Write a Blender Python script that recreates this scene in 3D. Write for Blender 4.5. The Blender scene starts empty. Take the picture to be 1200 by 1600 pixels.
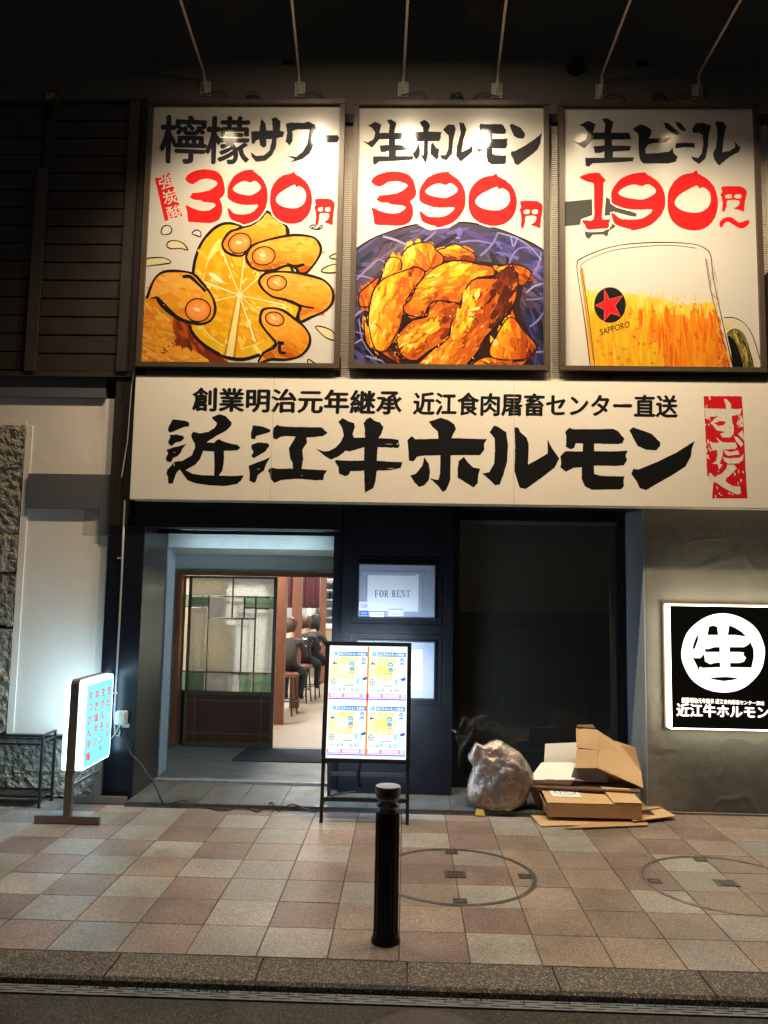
import bpy, bmesh, math, random
from mathutils import Vector, Matrix, noise
from mathutils.geometry import tessellate_polygon
random.seed(7)
sc = bpy.context.scene
col = sc.collection
# ------------------------------------------------------------------ camera, world, exposure
CAM = Vector((0, 0, 1.5287)); FPX = 1238.48
R_ = Vector((0.999454811720326, 0.02780779970831303, 0.017799033807212285))
D_ = Vector((0.01485962608018001, 0.10255014802510877, -0.9946168401212527))
F_ = Vector((-0.02948339942824053, 0.9943390736642157, 0.10208102538054854))
cd = bpy.data.cameras.new('camera'); cam = bpy.data.objects.new('camera', cd); col.objects.link(cam)
cam.matrix_world = Matrix(((R_.x, -D_.x, -F_.x, CAM.x), (R_.y, -D_.y, -F_.y, CAM.y), (R_.z, -D_.z, -F_.z, CAM.z), (0, 0, 0, 1)))
cd.sensor_fit = 'VERTICAL'; cd.sensor_height = 24; cd.lens = 24*FPX/1600
cd.clip_start = .05; cd.clip_end = 400
sc.camera = cam
w = bpy.data.worlds.new("World"); sc.world = w; w.use_nodes = True
wn = w.node_tree; bg = wn.nodes['Background']
sky = wn.nodes.new('ShaderNodeTexSky'); sky.sky_type = 'NISHITA'; sky.sun_disc = False
sky.sun_elevation = math.radians(30); sky.sun_rotation = math.radians(200)
wn.links.new(sky.outputs[0], bg.inputs[0]); bg.inputs[1].default_value = 0.004
sc.view_settings.view_transform = 'Standard'; sc.view_settings.look = 'None'
sc.view_settings.exposure = 0.30; sc.view_settings.gamma = 1
SPOT_W = 250; SPOT_COL = (1.0, .81, .57)
# ------------------------------------------------------------------ helpers
def ray(px, py): return R_*(px-600) + D_*(py-800) + F_*FPX
def at(px, py, Y): d = ray(px, py); return CAM + d*(Y/d.y)
def atx(px, py, X): d = ray(px, py); return CAM + d*(X/d.x)
def gnd(px, py, z=0): d = ray(px, py); return CAM + d*((z-CAM.z)/d.z)

def mat(name, c, rough=.6, metal=0, c2=None, sc_=8, bump=0, bsc=60, emit=0, coat=0, detail=4, spec=.5, trans=0, ecol=None, stretch=None, mid=.5, wid=.25, alpha=1, rvar=0):
    m = bpy.data.materials.new(name); m.use_nodes = True
    nt = m.node_tree; b = nt.nodes['Principled BSDF']
    b.inputs['Base Color'].default_value = (*c, 1); b.inputs['Roughness'].default_value = rough
    b.inputs['Metallic'].default_value = metal; b.inputs['Specular IOR Level'].default_value = spec
    b.inputs['Coat Weight'].default_value = coat; b.inputs['Coat Roughness'].default_value = .12
    b.inputs['Transmission Weight'].default_value = trans
    if alpha < 1: b.inputs['Alpha'].default_value = alpha
    tc = nt.nodes.new('ShaderNodeTexCoord'); mp = nt.nodes.new('ShaderNodeMapping')
    nt.links.new(tc.outputs['Object'], mp.inputs[0])
    if stretch: mp.inputs['Scale'].default_value = stretch
    if c2 is not None:
        n = nt.nodes.new('ShaderNodeTexNoise'); n.inputs['Scale'].default_value = sc_; n.inputs['Detail'].default_value = detail
        nt.links.new(mp.outputs[0], n.inputs[0])
        r = nt.nodes.new('ShaderNodeValToRGB'); r.color_ramp.elements[0].position = mid-wid; r.color_ramp.elements[1].position = mid+wid
        r.color_ramp.elements[0].color = (*c, 1); r.color_ramp.elements[1].color = (*c2, 1)
        nt.links.new(n.outputs[0], r.inputs[0]); nt.links.new(r.outputs[0], b.inputs['Base Color'])
    if rvar:
        n3 = nt.nodes.new('ShaderNodeTexNoise'); n3.inputs['Scale'].default_value = 5; n3.inputs['Detail'].default_value = 6
        nt.links.new(tc.outputs['Object'], n3.inputs[0])
        mr = nt.nodes.new('ShaderNodeMapRange'); mr.inputs[1].default_value = .3; mr.inputs[2].default_value = .7
        mr.inputs[3].default_value = max(.02, rough-rvar); mr.inputs[4].default_value = min(1, rough+rvar)
        nt.links.new(n3.outputs[0], mr.inputs[0]); nt.links.new(mr.outputs[0], b.inputs['Roughness'])
    if bump:
        n2 = nt.nodes.new('ShaderNodeTexNoise'); n2.inputs['Scale'].default_value = bsc; n2.inputs['Detail'].default_value = 6
        nt.links.new(mp.outputs[0], n2.inputs[0])
        bp = nt.nodes.new('ShaderNodeBump'); bp.inputs['Strength'].default_value = bump; bp.inputs['Distance'].default_value = .01
        nt.links.new(n2.outputs[0], bp.inputs['Height']); nt.links.new(bp.outputs[0], b.inputs['Normal'])
    if emit:
        b.inputs['Emission Color'].default_value = (*(ecol or c), 1); b.inputs['Emission Strength'].default_value = emit
    return m

def granite(name, base, light, dark, rough=.46):
    m = mat(name, base, rough); nt = m.node_tree; b = nt.nodes['Principled BSDF']
    tc = nt.nodes.new('ShaderNodeTexCoord'); L = nt.links.new
    geo = nt.nodes.new('ShaderNodeNewGeometry')
    v = nt.nodes.new('ShaderNodeTexVoronoi'); v.inputs['Scale'].default_value = 210
    L(geo.outputs['Position'], v.inputs['Vector'])
    r = nt.nodes.new('ShaderNodeValToRGB'); e = r.color_ramp.elements
    e[0].position = 0; e[0].color = (*dark, 1); e[1].position = 1; e[1].color = (*light, 1)
    q = r.color_ramp.elements.new(.35); q.color = (*base, 1); q = r.color_ramp.elements.new(.7); q.color = (*base, 1)
    sx = nt.nodes.new('ShaderNodeSeparateColor'); L(v.outputs['Color'], sx.inputs[0]); L(sx.outputs[0], r.inputs[0])
    n = nt.nodes.new('ShaderNodeTexNoise'); n.inputs['Scale'].default_value = 3.5; n.inputs['Detail'].default_value = 7
    L(geo.outputs['Position'], n.inputs[0])
    oi = nt.nodes.new('ShaderNodeObjectInfo')
    ma = nt.nodes.new('ShaderNodeMath'); ma.operation = 'MULTIPLY_ADD'; L(oi.outputs['Random'], ma.inputs[0]); ma.inputs[1].default_value = .35; ma.inputs[2].default_value = .52
    ad = nt.nodes.new('ShaderNodeMath'); ad.operation = 'MULTIPLY_ADD'; L(n.outputs[0], ad.inputs[0]); ad.inputs[1].default_value = .6; L(ma.outputs[0], ad.inputs[2])
    mx = nt.nodes.new('ShaderNodeMix'); mx.data_type = 'RGBA'; mx.blend_type = 'MULTIPLY'; mx.inputs[0].default_value = 1
    cb = nt.nodes.new('ShaderNodeCombineColor')
    for i in range(3): L(ad.outputs[0], cb.inputs[i])
    L(r.outputs[0], mx.inputs[6]); L(cb.outputs[0], mx.inputs[7]); L(mx.outputs[2], b.inputs['Base Color'])
    bp = nt.nodes.new('ShaderNodeBump'); bp.inputs['Strength'].default_value = .35; bp.inputs['Distance'].default_value = .003
    L(v.outputs['Distance'], bp.inputs['Height']); L(bp.outputs[0], b.inputs['Normal'])
    mr = nt.nodes.new('ShaderNodeMapRange'); mr.inputs[1].default_value = .3; mr.inputs[2].default_value = .7; mr.inputs[3].default_value = rough-.12; mr.inputs[4].default_value = rough+.12
    L(n.outputs[0], mr.inputs[0]); L(mr.outputs[0], b.inputs['Roughness'])
    # gum spots and broad grime
    g = nt.nodes.new('ShaderNodeTexVoronoi'); g.inputs['Scale'].default_value = 4.5; L(geo.outputs['Position'], g.inputs['Vector'])
    g1 = nt.nodes.new('ShaderNodeMapRange'); g1.inputs[1].default_value = .035; g1.inputs[2].default_value = .055; g1.inputs[3].default_value = .62; g1.inputs[4].default_value = 1; L(g.outputs['Distance'], g1.inputs[0])
    n4 = nt.nodes.new('ShaderNodeTexNoise'); n4.inputs['Scale'].default_value = 1.3; n4.inputs['Detail'].default_value = 9; n4.inputs['Roughness'].default_value = .65; L(geo.outputs['Position'], n4.inputs[0])
    g2 = nt.nodes.new('ShaderNodeMapRange'); g2.inputs[1].default_value = .35; g2.inputs[2].default_value = .6; g2.inputs[3].default_value = .74; g2.inputs[4].default_value = 1.08; L(n4.outputs[0], g2.inputs[0])
    mm = nt.nodes.new('ShaderNodeMath'); mm.operation = 'MULTIPLY'; L(g1.outputs[0], mm.inputs[0]); L(g2.outputs[0], mm.inputs[1])
    vs_ = nt.nodes.new('ShaderNodeVectorMath'); vs_.operation = 'SCALE'; L(mx.outputs[2], vs_.inputs[0]); L(mm.outputs[0], vs_.inputs['Scale']); L(vs_.outputs[0], b.inputs['Base Color'])
    return m

def print_mat(name, emit=0, rough=.35, coat=0, noise_amt=.12, crough=.1, gain=1):
    m = bpy.data.materials.new(name); m.use_nodes = True; nt = m.node_tree; b = nt.nodes['Principled BSDF']; L = nt.links.new
    a = nt.nodes.new('ShaderNodeAttribute'); a.attribute_name = 'ink'
    geo = nt.nodes.new('ShaderNodeNewGeometry'); n = nt.nodes.new('ShaderNodeTexNoise'); n.inputs['Scale'].default_value = 40; n.inputs['Detail'].default_value = 5
    L(geo.outputs['Position'], n.inputs[0])
    mr = nt.nodes.new('ShaderNodeMapRange'); mr.inputs[1].default_value = .3; mr.inputs[2].default_value = .7; mr.inputs[3].default_value = gain*(1-noise_amt); mr.inputs[4].default_value = gain*(1+noise_amt*.6)
    L(n.outputs[0], mr.inputs[0])
    mx = nt.nodes.new('ShaderNodeVectorMath'); mx.operation = 'SCALE'; L(a.outputs['Color'], mx.inputs[0]); L(mr.outputs[0], mx.inputs['Scale'])
    L(mx.outputs[0], b.inputs['Base Color'])
    b.inputs['Roughness'].default_value = rough; b.inputs['Coat Weight'].default_value = coat; b.inputs['Coat Roughness'].default_value = crough
    b.inputs['Specular IOR Level'].default_value = .4
    if emit:
        L(mx.outputs[0], b.inputs['Emission Color']); b.inputs['Emission Strength'].default_value = emit
        b.inputs['Base Color'].default_value = (.3, .3, .3, 1)
    return m

ORG = {}
def link(o): col.objects.link(o); return o
def thing(name, label, cat, loc=(0, 0, 0), group=None, kind=None):
    o = link(bpy.data.objects.new(name, None)); o.location = loc; o.empty_display_size = .1
    ORG[o.name] = Vector(loc)
    if kind: o['kind'] = kind
    if label: o['label'] = label
    if cat: o['category'] = cat
    if group: o['group'] = group
    return o
def put(name, me, m, parent=None, loc=None, label=None, cat=None, group=None, kind=None):
    """link mesh given in world coordinates; origin = thing's origin"""
    o = bpy.data.objects.new(name, me); link(o)
    if m is not None:
        me.materials.clear(); me.materials.append(m)
    org = ORG[parent.name] if parent else Vector(loc or (0, 0, 0))
    if org.length: 
        for v in me.vertices: v.co -= org
    ORG[o.name] = org
    if parent: o.parent = parent
    else: o.location = org
    if label: o['label'] = label
    if cat: o['category'] = cat
    if group: o['group'] = group
    if kind: o['kind'] = kind
    return o

class MB:
    def __init__(s): s.v = []; s.f = []; s.c = []
    def add(s, vs, fs):
        n = len(s.v); s.v += [tuple(v) for v in vs]; s.f += [tuple(i+n for i in f) for f in fs]; return s
    def box(s, x0, x1, y0, y1, z0, z1):
        return s.add([(x0,y0,z0),(x1,y0,z0),(x1,y1,z0),(x0,y1,z0),(x0,y0,z1),(x1,y0,z1),(x1,y1,z1),(x0,y1,z1)],
            [(0,3,2,1),(4,5,6,7),(0,1,5,4),(1,2,6,5),(2,3,7,6),(3,0,4,7)])
    def tube(s, pts, r, n=8, cap=True):
        pts = [Vector(p) for p in pts]; rings = []
        rr = r if isinstance(r, (list, tuple)) else [r]*len(pts)
        for i, p in enumerate(pts):
            t = (pts[min(i+1, len(pts)-1)] - pts[max(i-1, 0)]).normalized()
            a = t.cross(Vector((0, 0, 1))) if abs(t.z) < .95 else t.cross(Vector((0, 1, 0)))
            a.normalize(); b = t.cross(a)
            rings.append([p + (a*math.cos(k*2*math.pi/n) + b*math.sin(k*2*math.pi/n))*rr[i] for k in range(n)])
        vs = [v for g in rings for v in g]; fs = []
        for i in range(len(pts)-1):
            for k in range(n): fs.append((i*n+k, i*n+(k+1) % n, (i+1)*n+(k+1) % n, (i+1)*n+k))
        if cap: fs += [tuple(range(n))[::-1], tuple((len(pts)-1)*n+k for k in range(n))]
        return s.add(vs, fs)
    def bar(s, p, q, wx, wz):
        """square bar between two points"""
        p = Vector(p); q = Vector(q); t = (q-p).normalized()
        a = t.cross(Vector((0, 0, 1))) if abs(t.z) < .9 else Vector((1, 0, 0)) - t*t.x
        a.normalize(); b = t.cross(a).normalized()
        vs = [c + a*sx*wx/2 + b*sz*wz/2 for c in (p, q) for sx, sz in ((-1,-1),(1,-1),(1,1),(-1,1))]
        return s.add(vs, [(0,3,2,1),(4,5,6,7),(0,1,5,4),(1,2,6,5),(2,3,7,6),(3,0,4,7)])
    def lathe(s, cx, cy, prof, n=32):
        vs = [(cx+r*math.cos(k*2*math.pi/n), cy+r*math.sin(k*2*math.pi/n), z) for r, z in prof for k in range(n)]; fs = []
        for i in range(len(prof)-1):
            for k in range(n): fs.append((i*n+k, i*n+(k+1) % n, (i+1)*n+(k+1) % n, (i+1)*n+k))
        fs += [tuple(range(n))[::-1], tuple((len(prof)-1)*n+k for k in range(n))]
        return s.add(vs, fs)
    def sheet(s, pts, t):
        pts = [Vector(p) for p in pts]; n = Vector((0, 0, 0))
        for i in range(len(pts)): n += (pts[i]-pts[0]).cross(pts[(i+1) % len(pts)]-pts[0])
        n.normalize(); k = len(pts)
        vs = pts + [p + n*t for p in pts]
        return s.add(vs, [tuple(range(k))[::-1], tuple(range(k, 2*k))] + [(i, (i+1) % k, (i+1) % k+k, i+k) for i in range(k)])
    def mesh(s, name):
        me = bpy.data.meshes.new(name); me.from_pydata(s.v, [], s.f); me.validate(); me.update(); return me
    def build(s, name, m, parent=None, smooth=False, bevel=0, **k):
        me = s.mesh(name)
        bm = bmesh.new(); bm.from_mesh(me); bmesh.ops.recalc_face_normals(bm, faces=bm.faces)
        if bevel: bmesh.ops.bevel(bm, geom=[e for e in bm.edges if len(e.link_faces) == 2 and e.calc_face_angle(0) > .5], offset=bevel, segments=2, affect='EDGES', clamp_overlap=True)
        bm.to_mesh(me); bm.free()
        if smooth:
            for p in me.polygons: p.use_smooth = True
        return put(name, me, m, parent, **k)

def rough_mesh(x0, x1, y0, y1, z0, z1, step, amp, scl, seed=0):
    """a box with a hackly front/side relief (rough split stone)"""
    bm = bmesh.new(); bmesh.ops.create_cube(bm, size=1)
    for v in bm.verts: v.co = Vector((x0+(v.co.x+.5)*(x1-x0), y0+(v.co.y+.5)*(y1-y0), z0+(v.co.z+.5)*(z1-z0)))
    for ax, L in ((0, x1-x0), (1, y1-y0), (2, z1-z0)):
        n = max(1, int(L/step))
        for k in range(1, n):
            c = Vector((x0, y0, z0)); c[ax] += L*k/n; nn = Vector((0, 0, 0)); nn[ax] = 1
            bmesh.ops.bisect_plane(bm, geom=bm.verts[:]+bm.edges[:]+bm.faces[:], plane_co=c, plane_no=nn)
    bmesh.ops.recalc_face_normals(bm, faces=bm.faces); bm.normal_update()
    for v in bm.verts:
        if v.co.y < y1-.001:
            p = v.co*scl + Vector((seed, 0, 0))
            h = noise.noise(p) + .6*noise.noise(p*2.3) + .35*noise.noise(p*5)
            v.co += v.normal*amp*(h-.4)
    me = bpy.data.meshes.new('stone'); bm.to_mesh(me); bm.free(); return me

# ---- flat print: polygons in photo pixels laid on a plane
def resmooth(pts, seg=3):
    out = []; n = len(pts)
    for i in range(n):
        p0, p1, p2, p3 = pts[(i-1) % n], pts[i], pts[(i+1) % n], pts[(i+2) % n]
        for k in range(seg):
            t = k/seg; t2 = t*t; t3 = t2*t
            out.append(tuple(.5*((2*p1[j]) + (-p0[j]+p2[j])*t + (2*p0[j]-5*p1[j]+4*p2[j]-p3[j])*t2 + (-p0[j]+3*p1[j]-3*p2[j]+p3[j])*t3) for j in (0, 1)))
    return out
def openspline(pts, seg=4):
    out = []; n = len(pts)
    for i in range(n-1):
        p0, p1, p2, p3 = pts[max(i-1, 0)], pts[i], pts[i+1], pts[min(i+2, n-1)]
        for k in range(seg):
            t = k/seg; t2 = t*t; t3 = t2*t
            out.append(tuple(.5*((2*p1[j]) + (-p0[j]+p2[j])*t + (2*p0[j]-5*p1[j]+4*p2[j]-p3[j])*t2 + (-p0[j]+3*p1[j]-3*p2[j]+p3[j])*t3) for j in (0, 1)))
    return out + [pts[-1]]
def area(p): return sum(p[i][0]*p[(i+1) % len(p)][1]-p[(i+1) % len(p)][0]*p[i][1] for i in range(len(p)))/2
def grow(p, d):
    n = len(p); s = 1 if area(p) > 0 else -1; o = []
    for i in range(n):
        a, b, c = p[(i-1) % n], p[i], p[(i+1) % n]
        n1 = Vector((b[1]-a[1], a[0]-b[0])); n2 = Vector((c[1]-b[1], b[0]-c[0]))
        if n1.length: n1.normalize()
        if n2.length: n2.normalize()
        m = n1+n2
        if m.length < .3: m = n1
        m.normalize(); o.append((b[0]+m.x*d*s, b[1]+m.y*d*s))
    return o
def roughen(p, amp, step):
    o = []; n = len(p)
    for i in range(n):
        a, b = Vector(p[i]), Vector(p[(i+1) % n]); L = (b-a).length; k = max(1, int(L/step))
        nn = Vector((b.y-a.y, a.x-b.x)); nn = nn.normalized() if nn.length else nn
        for j in range(k):
            q = a.lerp(b, j/k); h = noise.noise(Vector((q.x*.55, q.y*.55, 3)))*amp*1.6 + random.uniform(-.4, .4)*amp
            o.append(tuple(q + nn*h))
    return o
def clip(poly, q):
    s = 1 if area(q) > 0 else -1; out = list(poly)
    for i in range(len(q)):
        a, b = q[i], q[(i+1) % len(q)]; inp = out; out = []
        if not inp: return []
        f = lambda p: s*((b[0]-a[0])*(p[1]-a[1])-(b[1]-a[1])*(p[0]-a[0]))
        for j in range(len(inp)):
            c, d = inp[j-1], inp[j]; fc, fd = f(c), f(d)
            if (fc >= 0) != (fd >= 0):
                t = fc/(fc-fd); out.append((c[0]+(d[0]-c[0])*t, c[1]+(d[1]-c[1])*t))
            if fd >= 0: out.append(d)
    return out
def inside(p, poly):
    c = False; n = len(poly)
    for i in range(n):
        a, b = poly[i], poly[i-1]
        if (a[1] > p[1]) != (b[1] > p[1]) and p[0] < (b[0]-a[0])*(p[1]-a[1])/(b[1]-a[1])+a[0]: c = not c
    return c
def lin(c): return tuple(((x/255)/12.92 if x <= 10 else ((x/255+.055)/1.055)**2.4) for x in c)
class Print:
    """flat ink shapes; each later shape lies a hair in front of the earlier ones"""
    def __init__(s, place, normal, bounds=None, step=1.2e-5, base=.0003):
        s.place = place; s.n = Vector(normal); s.b = bounds; s.step = step; s.h0 = base; s.h = base; s.bb = []; s.v = []; s.f = []; s.c = []
    def lift(s, pts):
        x0 = min(p[0] for p in pts); x1 = max(p[0] for p in pts); y0 = min(p[1] for p in pts); y1 = max(p[1] for p in pts); m = 0
        for (a, b_, c_, d, l) in s.bb:
            if l > m and a < x1 and c_ > x0 and b_ < y1 and d > y0: m = l
        s.bb.append((x0, y0, x1, y1, m+1)); s.h = s.h0+s.step*(m+1)
    def poly(s, pts, c, holes=None, smooth=0, rough=0, rstep=2.0, raw=False):
        if not raw: c = lin(c)
        if smooth: pts = resmooth(pts, smooth)
        if rough: pts = roughen(pts, rough, rstep)
        loops = [pts] + [resmooth(h, 3) if smooth else h for h in (holes or [])]
        if s.b and not holes: loops = [clip(pts, s.b)]
        if len(loops[0]) < 3: return
        s.lift(loops[0]); vs = []
        for l in loops: vs += [s.place(*p) + s.n*s.h for p in l]
        try: tr = tessellate_polygon([[Vector((p[0], p[1], 0)) for p in l] for l in loops])
        except Exception: return
        n = len(s.v); s.v += vs
        for t in tr: s.f.append(tuple(i+n for i in t)); s.c.append(c)
    def stroke(s, pts, wd, c, closed=False, smooth=3, taper=False):
        p = (resmooth(pts, smooth) if closed else openspline(pts, smooth)) if smooth else list(pts)
        n = len(p); L = []; Rr = []
        for i in range(n):
            a = p[(i-1) % n] if closed else p[max(i-1, 0)]; b = p[(i+1) % n] if closed else p[min(i+1, n-1)]
            t = Vector((b[0]-a[0], b[1]-a[1])); t = t.normalized() if t.length else Vector((1, 0))
            hw = wd/2*(1+.18*math.sin(i*.7)) * ((.35+.65*math.sin(math.pi*min(1, max(0, i/(n-1))))) if taper else 1)
            L.append((p[i][0]-t.y*hw, p[i][1]+t.x*hw)); Rr.append((p[i][0]+t.y*hw, p[i][1]-t.x*hw))
        s.lift(p)
        for i in range(n if closed else n-1):
            j = (i+1) % n; q = [L[i], Rr[i], Rr[j], L[j]]
            if s.b: q = clip(q, s.b)
            if len(q) < 3: continue
            k = len(s.v); s.v += [s.place(*a)+s.n*s.h for a in q]; s.f.append(tuple(range(k, k+len(q)))); s.c.append(lin(c))
    def ell(s, cx, cy, rx, ry, c, rot=0, n=20):
        a = math.radians(rot); s.poly([(cx+rx*math.cos(t)*math.cos(a)-ry*math.sin(t)*math.sin(a), cy+rx*math.cos(t)*math.sin(a)+ry*math.sin(t)*math.cos(a)) for t in [k*2*math.pi/n for k in range(n)]], c)
    def dabs(s, poly, n, pal, ang, ln, wd, fn=None, jt=.13, sg=18):
        """painterly dabs inside a shape; fn(p)->0..1 picks along the palette"""
        xs = [p[0] for p in poly]; ys = [p[1] for p in poly]; k = 0; tries = 0
        while k < n and tries < n*6:
            tries += 1
            p = (random.uniform(min(xs), max(xs)), random.uniform(min(ys), max(ys)))
            if not inside(p, poly): continue
            t = fn(p) if fn else random.random(); t = min(.999, max(0, t+random.gauss(0, jt)))
            c = pal[int(t*len(pal))]; c = tuple(min(255, max(0, x+random.uniform(-8, 8))) for x in c)
            a = math.radians(ang+random.gauss(0, sg)); L = ln*random.uniform(.5, 1.3); W = wd*random.uniform(.5, 1.2)
            q = [(L*math.cos(u)*(1+.25*math.sin(3*u+k)), W*math.sin(u)) for u in [j*math.pi/4 for j in range(8)]]
            s.poly([(p[0]+x*math.cos(a)-y*math.sin(a), p[1]+x*math.sin(a)+y*math.cos(a)) for x, y in q], c); k += 1
    def text(s, body, quad, c, bold=0, jit=0, xr=None):
        """body stretched into quad (tl, tr, br, bl)"""
        if bold:
            n_em = max(1, len(body)); k = bold*.9
            w1 = (Vector(quad[1])-Vector(quad[0]))/n_em*k; h1 = (Vector(quad[3])-Vector(quad[0]))*k*.8
            for a, b_ in ((-1, 0), (1, 0), (0, -1), (0, 1), (0, 0)): s.text(body, [tuple(Vector(q)+w1*a+h1*b_) for q in quad], c, 0, jit)
            return
        vs, fs = glyphs(body, 0)
        if not vs: return
        x0 = min(v[0] for v in vs); x1 = max(v[0] for v in vs); y0 = min(v[1] for v in vs); y1 = max(v[1] for v in vs)
        s.lift(quad); n = len(s.v)
        for x, y in vs:
            u = (x-x0)/(x1-x0); v = 1-(y-y0)/(y1-y0)
            a = [quad[0][i]*(1-u)*(1-v)+quad[1][i]*u*(1-v)+quad[2][i]*u*v+quad[3][i]*(1-u)*v for i in (0, 1)]
            if jit:
                q = Vector((a[0]*.6, a[1]*.6, 1)); a[0] += noise.noise(q)*jit; a[1] += noise.noise(q+Vector((9, 9, 9)))*jit
            s.v.append(s.place(*a)+s.n*s.h)
        for f in fs: s.f.append(tuple(i+n for i in f)); s.c.append(lin(c))
    def build(s, name, m, parent, **k):
        me = bpy.data.meshes.new(name); me.from_pydata(s.v, [], s.f); me.update()
        at_ = me.color_attributes.new('ink', 'FLOAT_COLOR', 'CORNER')
        for p in me.polygons:
            for li in p.loop_indices: at_.data[li].color = (*s.c[p.index], 1)
        return put(name, me, m, parent, **k)
_gc = {}
def glyphs(body, bold):
    key = (body, round(bold, 3))
    if key in _gc: return _gc[key]
    cu = bpy.data.curves.new('t', 'FONT'); cu.body = body; cu.size = 1; cu.offset = bold; cu.resolution_u = 3; cu.space_character = 1
    o = bpy.data.objects.new('t', cu); col.objects.link(o)
    dg = bpy.context.evaluated_depsgraph_get(); me = o.evaluated_get(dg).to_mesh()
    r = ([(v.co.x, v.co.y) for v in me.vertices], [tuple(p.vertices) for p in me.polygons])
    o.evaluated_get(dg).to_mesh_clear(); bpy.data.objects.remove(o); bpy.data.curves.remove(cu)
    _gc[key] = r; return r
def rect(x0, y0, x1, y1, sk=0): return [(x0, y0), (x1, y0+sk), (x1, y1+sk), (x0, y1)]

# ------------------------------------------------------------------ materials
M = {}
M['tileG'] = granite('granite_grey', (.232, .222, .205), (.40, .38, .355), (.12, .11, .10))
M['tileT'] = granite('granite_tan', (.205, .165, .135), (.36, .30, .255), (.11, .08, .068))
M['tileP'] = granite('granite_pink', (.168, .122, .108), (.30, .24, .215), (.09, .055, .05))
M['kerb'] = granite('kerb_aggregate', (.062, .055, .047), (.30, .27, .235), (.022, .019, .016), .8)
M['grout'] = mat('joint', (.05, .04, .035), .9)
M['asphalt'] = granite('asphalt', (.030, .027, .022), (.11, .10, .085), (.008, .007, .006), .85)
M['upper'] = mat('dark_render', (.11, .095, .075), .85, c2=(.13, .115, .09), sc_=3, bump=.12, bsc=40)
M['plaster'] = mat('trowelled_plaster', (.165, .157, .135), .8, c2=(.205, .195, .17), sc_=5, bump=.9, bsc=9)
M['cream'] = mat('cream_plaster', (.70, .62, .53), .8, c2=(.78, .70, .61), sc_=2.2, bump=.3, bsc=7, detail=9)
M['greyband'] = mat('grey_band', (.085, .085, .088), .6, c2=(.10, .10, .105), sc_=5)
M['stone'] = granite('rough_stone', (.27, .235, .175), (.5, .44, .34), (.05, .042, .03), .9)
M['plank'] = mat('dark_timber', (.020, .0135, .009), .55, c2=(.032, .021, .013), sc_=6, stretch=(1, 8, 22), bump=.25, bsc=14, rvar=.1)
M['browntrim'] = mat('brown_metal_trim', (.036, .026, .019), .45, c2=(.043, .032, .023), sc_=10, rvar=.1)
M['darktrim'] = mat('dark_brown_trim', (.030, .020, .014), .5, c2=(.045, .03, .02), sc_=7)
M['black'] = mat('navy_black_paint', (.005, .007, .012), .30, spec=.35, c2=(.008, .010, .017), sc_=6)
M['pillar'] = mat('worn_black_paint', (.0035, .0045, .007), .42, spec=.25, c2=(.0065, .008, .012), sc_=4, bump=.10, bsc=35, rvar=.08, detail=10)
M['steelrev'] = mat('brushed_dark_metal', (.055, .052, .05), .30, metal=.6, c2=(.03, .028, .026), sc_=6, stretch=(1, 1, .15))
M['bluejamb'] = mat('blue_grey_paint', (.24, .29, .33), .6, c2=(.28, .33, .37), sc_=12, bump=.2, bsc=50)
M['teal'] = mat('pale_teal_render', (.42, .50, .50), .65, c2=(.50, .58, .57), sc_=9, bump=.2, bsc=18)
M['frame'] = mat('bronze_frame', (.055, .036, .021), .42, c2=(.07, .046, .028), sc_=14, stretch=(1, 1, .5), bump=.05)
M['board'] = mat('white_sign_sheet', (.74, .67, .56), .42, c2=(.77, .70, .59), sc_=3, coat=.0)
M['sheet'] = mat('gloss_poster_sheet', (.50, .468, .405), .30, c2=(.52, .488, .425), sc_=3, coat=1.0)
M['sheet'].node_tree.nodes['Principled BSDF'].inputs['Coat Roughness'].default_value = .085
M['ink'] = print_mat('poster_ink', rough=.6, coat=.4, crough=.06, noise_amt=.06, gain=.78)
M['ink'].node_tree.nodes['Principled BSDF'].inputs['Specular IOR Level'].default_value = .08
M['inkflat'] = print_mat('sign_ink', rough=.6)
M['inkflat'].node_tree.nodes['Principled BSDF'].inputs['Specular IOR Level'].default_value = .15
M['inklit'] = print_mat('backlit_ink', emit=.90, noise_amt=.02)
M['inkface'] = print_mat('backlit_face_ink', emit=.95, noise_amt=.02)
M['white'] = mat('white_enamel', (.62, .56, .48), .45, c2=(.52, .47, .40), sc_=20)
M['screen'] = mat('beige_screen', (.56, .50, .40), .6, c2=(.62, .56, .46), sc_=30)
M['blackmetal'] = mat('black_powder_coat', (.010, .010, .012), .38, rvar=.1, c2=(.014, .014, .016), sc_=30)
M['iron'] = mat('cast_iron', (.045, .040, .036), .5, metal=.6, c2=(.09, .08, .07), sc_=60, bump=.3, bsc=120)
M['steel'] = mat('drain_steel', (.20, .225, .26), .4, metal=.1, c2=(.10, .115, .135), sc_=20, rvar=.1)
M['ringsteel'] = mat('ring_steel', (.30, .27, .23), .4, metal=.8, c2=(.16, .14, .12), sc_=14, rvar=.12)
M['alu'] = mat('bronze_aluminium', (.20, .175, .155), .4, metal=.6, c2=(.24, .21, .19), sc_=20, rvar=.1)
M['slate'] = mat('slate_tile', (.050, .054, .056), .5, c2=(.085, .09, .09), sc_=10, bump=.35, bsc=30, rvar=.15)
M['entryfloor'] = mat('grey_vinyl', (.12, .12, .115), .5, c2=(.23, .225, .215), sc_=4, stretch=(1, 3.5, 1), detail=8, rvar=.1)
M['woodfloor'] = mat('oak_floor', (.21, .16, .112), .45, c2=(.28, .22, .16), sc_=5, stretch=(1, 5, 1), detail=8)
M['redwood'] = mat('red_brown_wood', (.16, .050, .022), .5, c2=(.22, .075, .032), sc_=8, stretch=(6, 6, .6), bump=.1)
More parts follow.
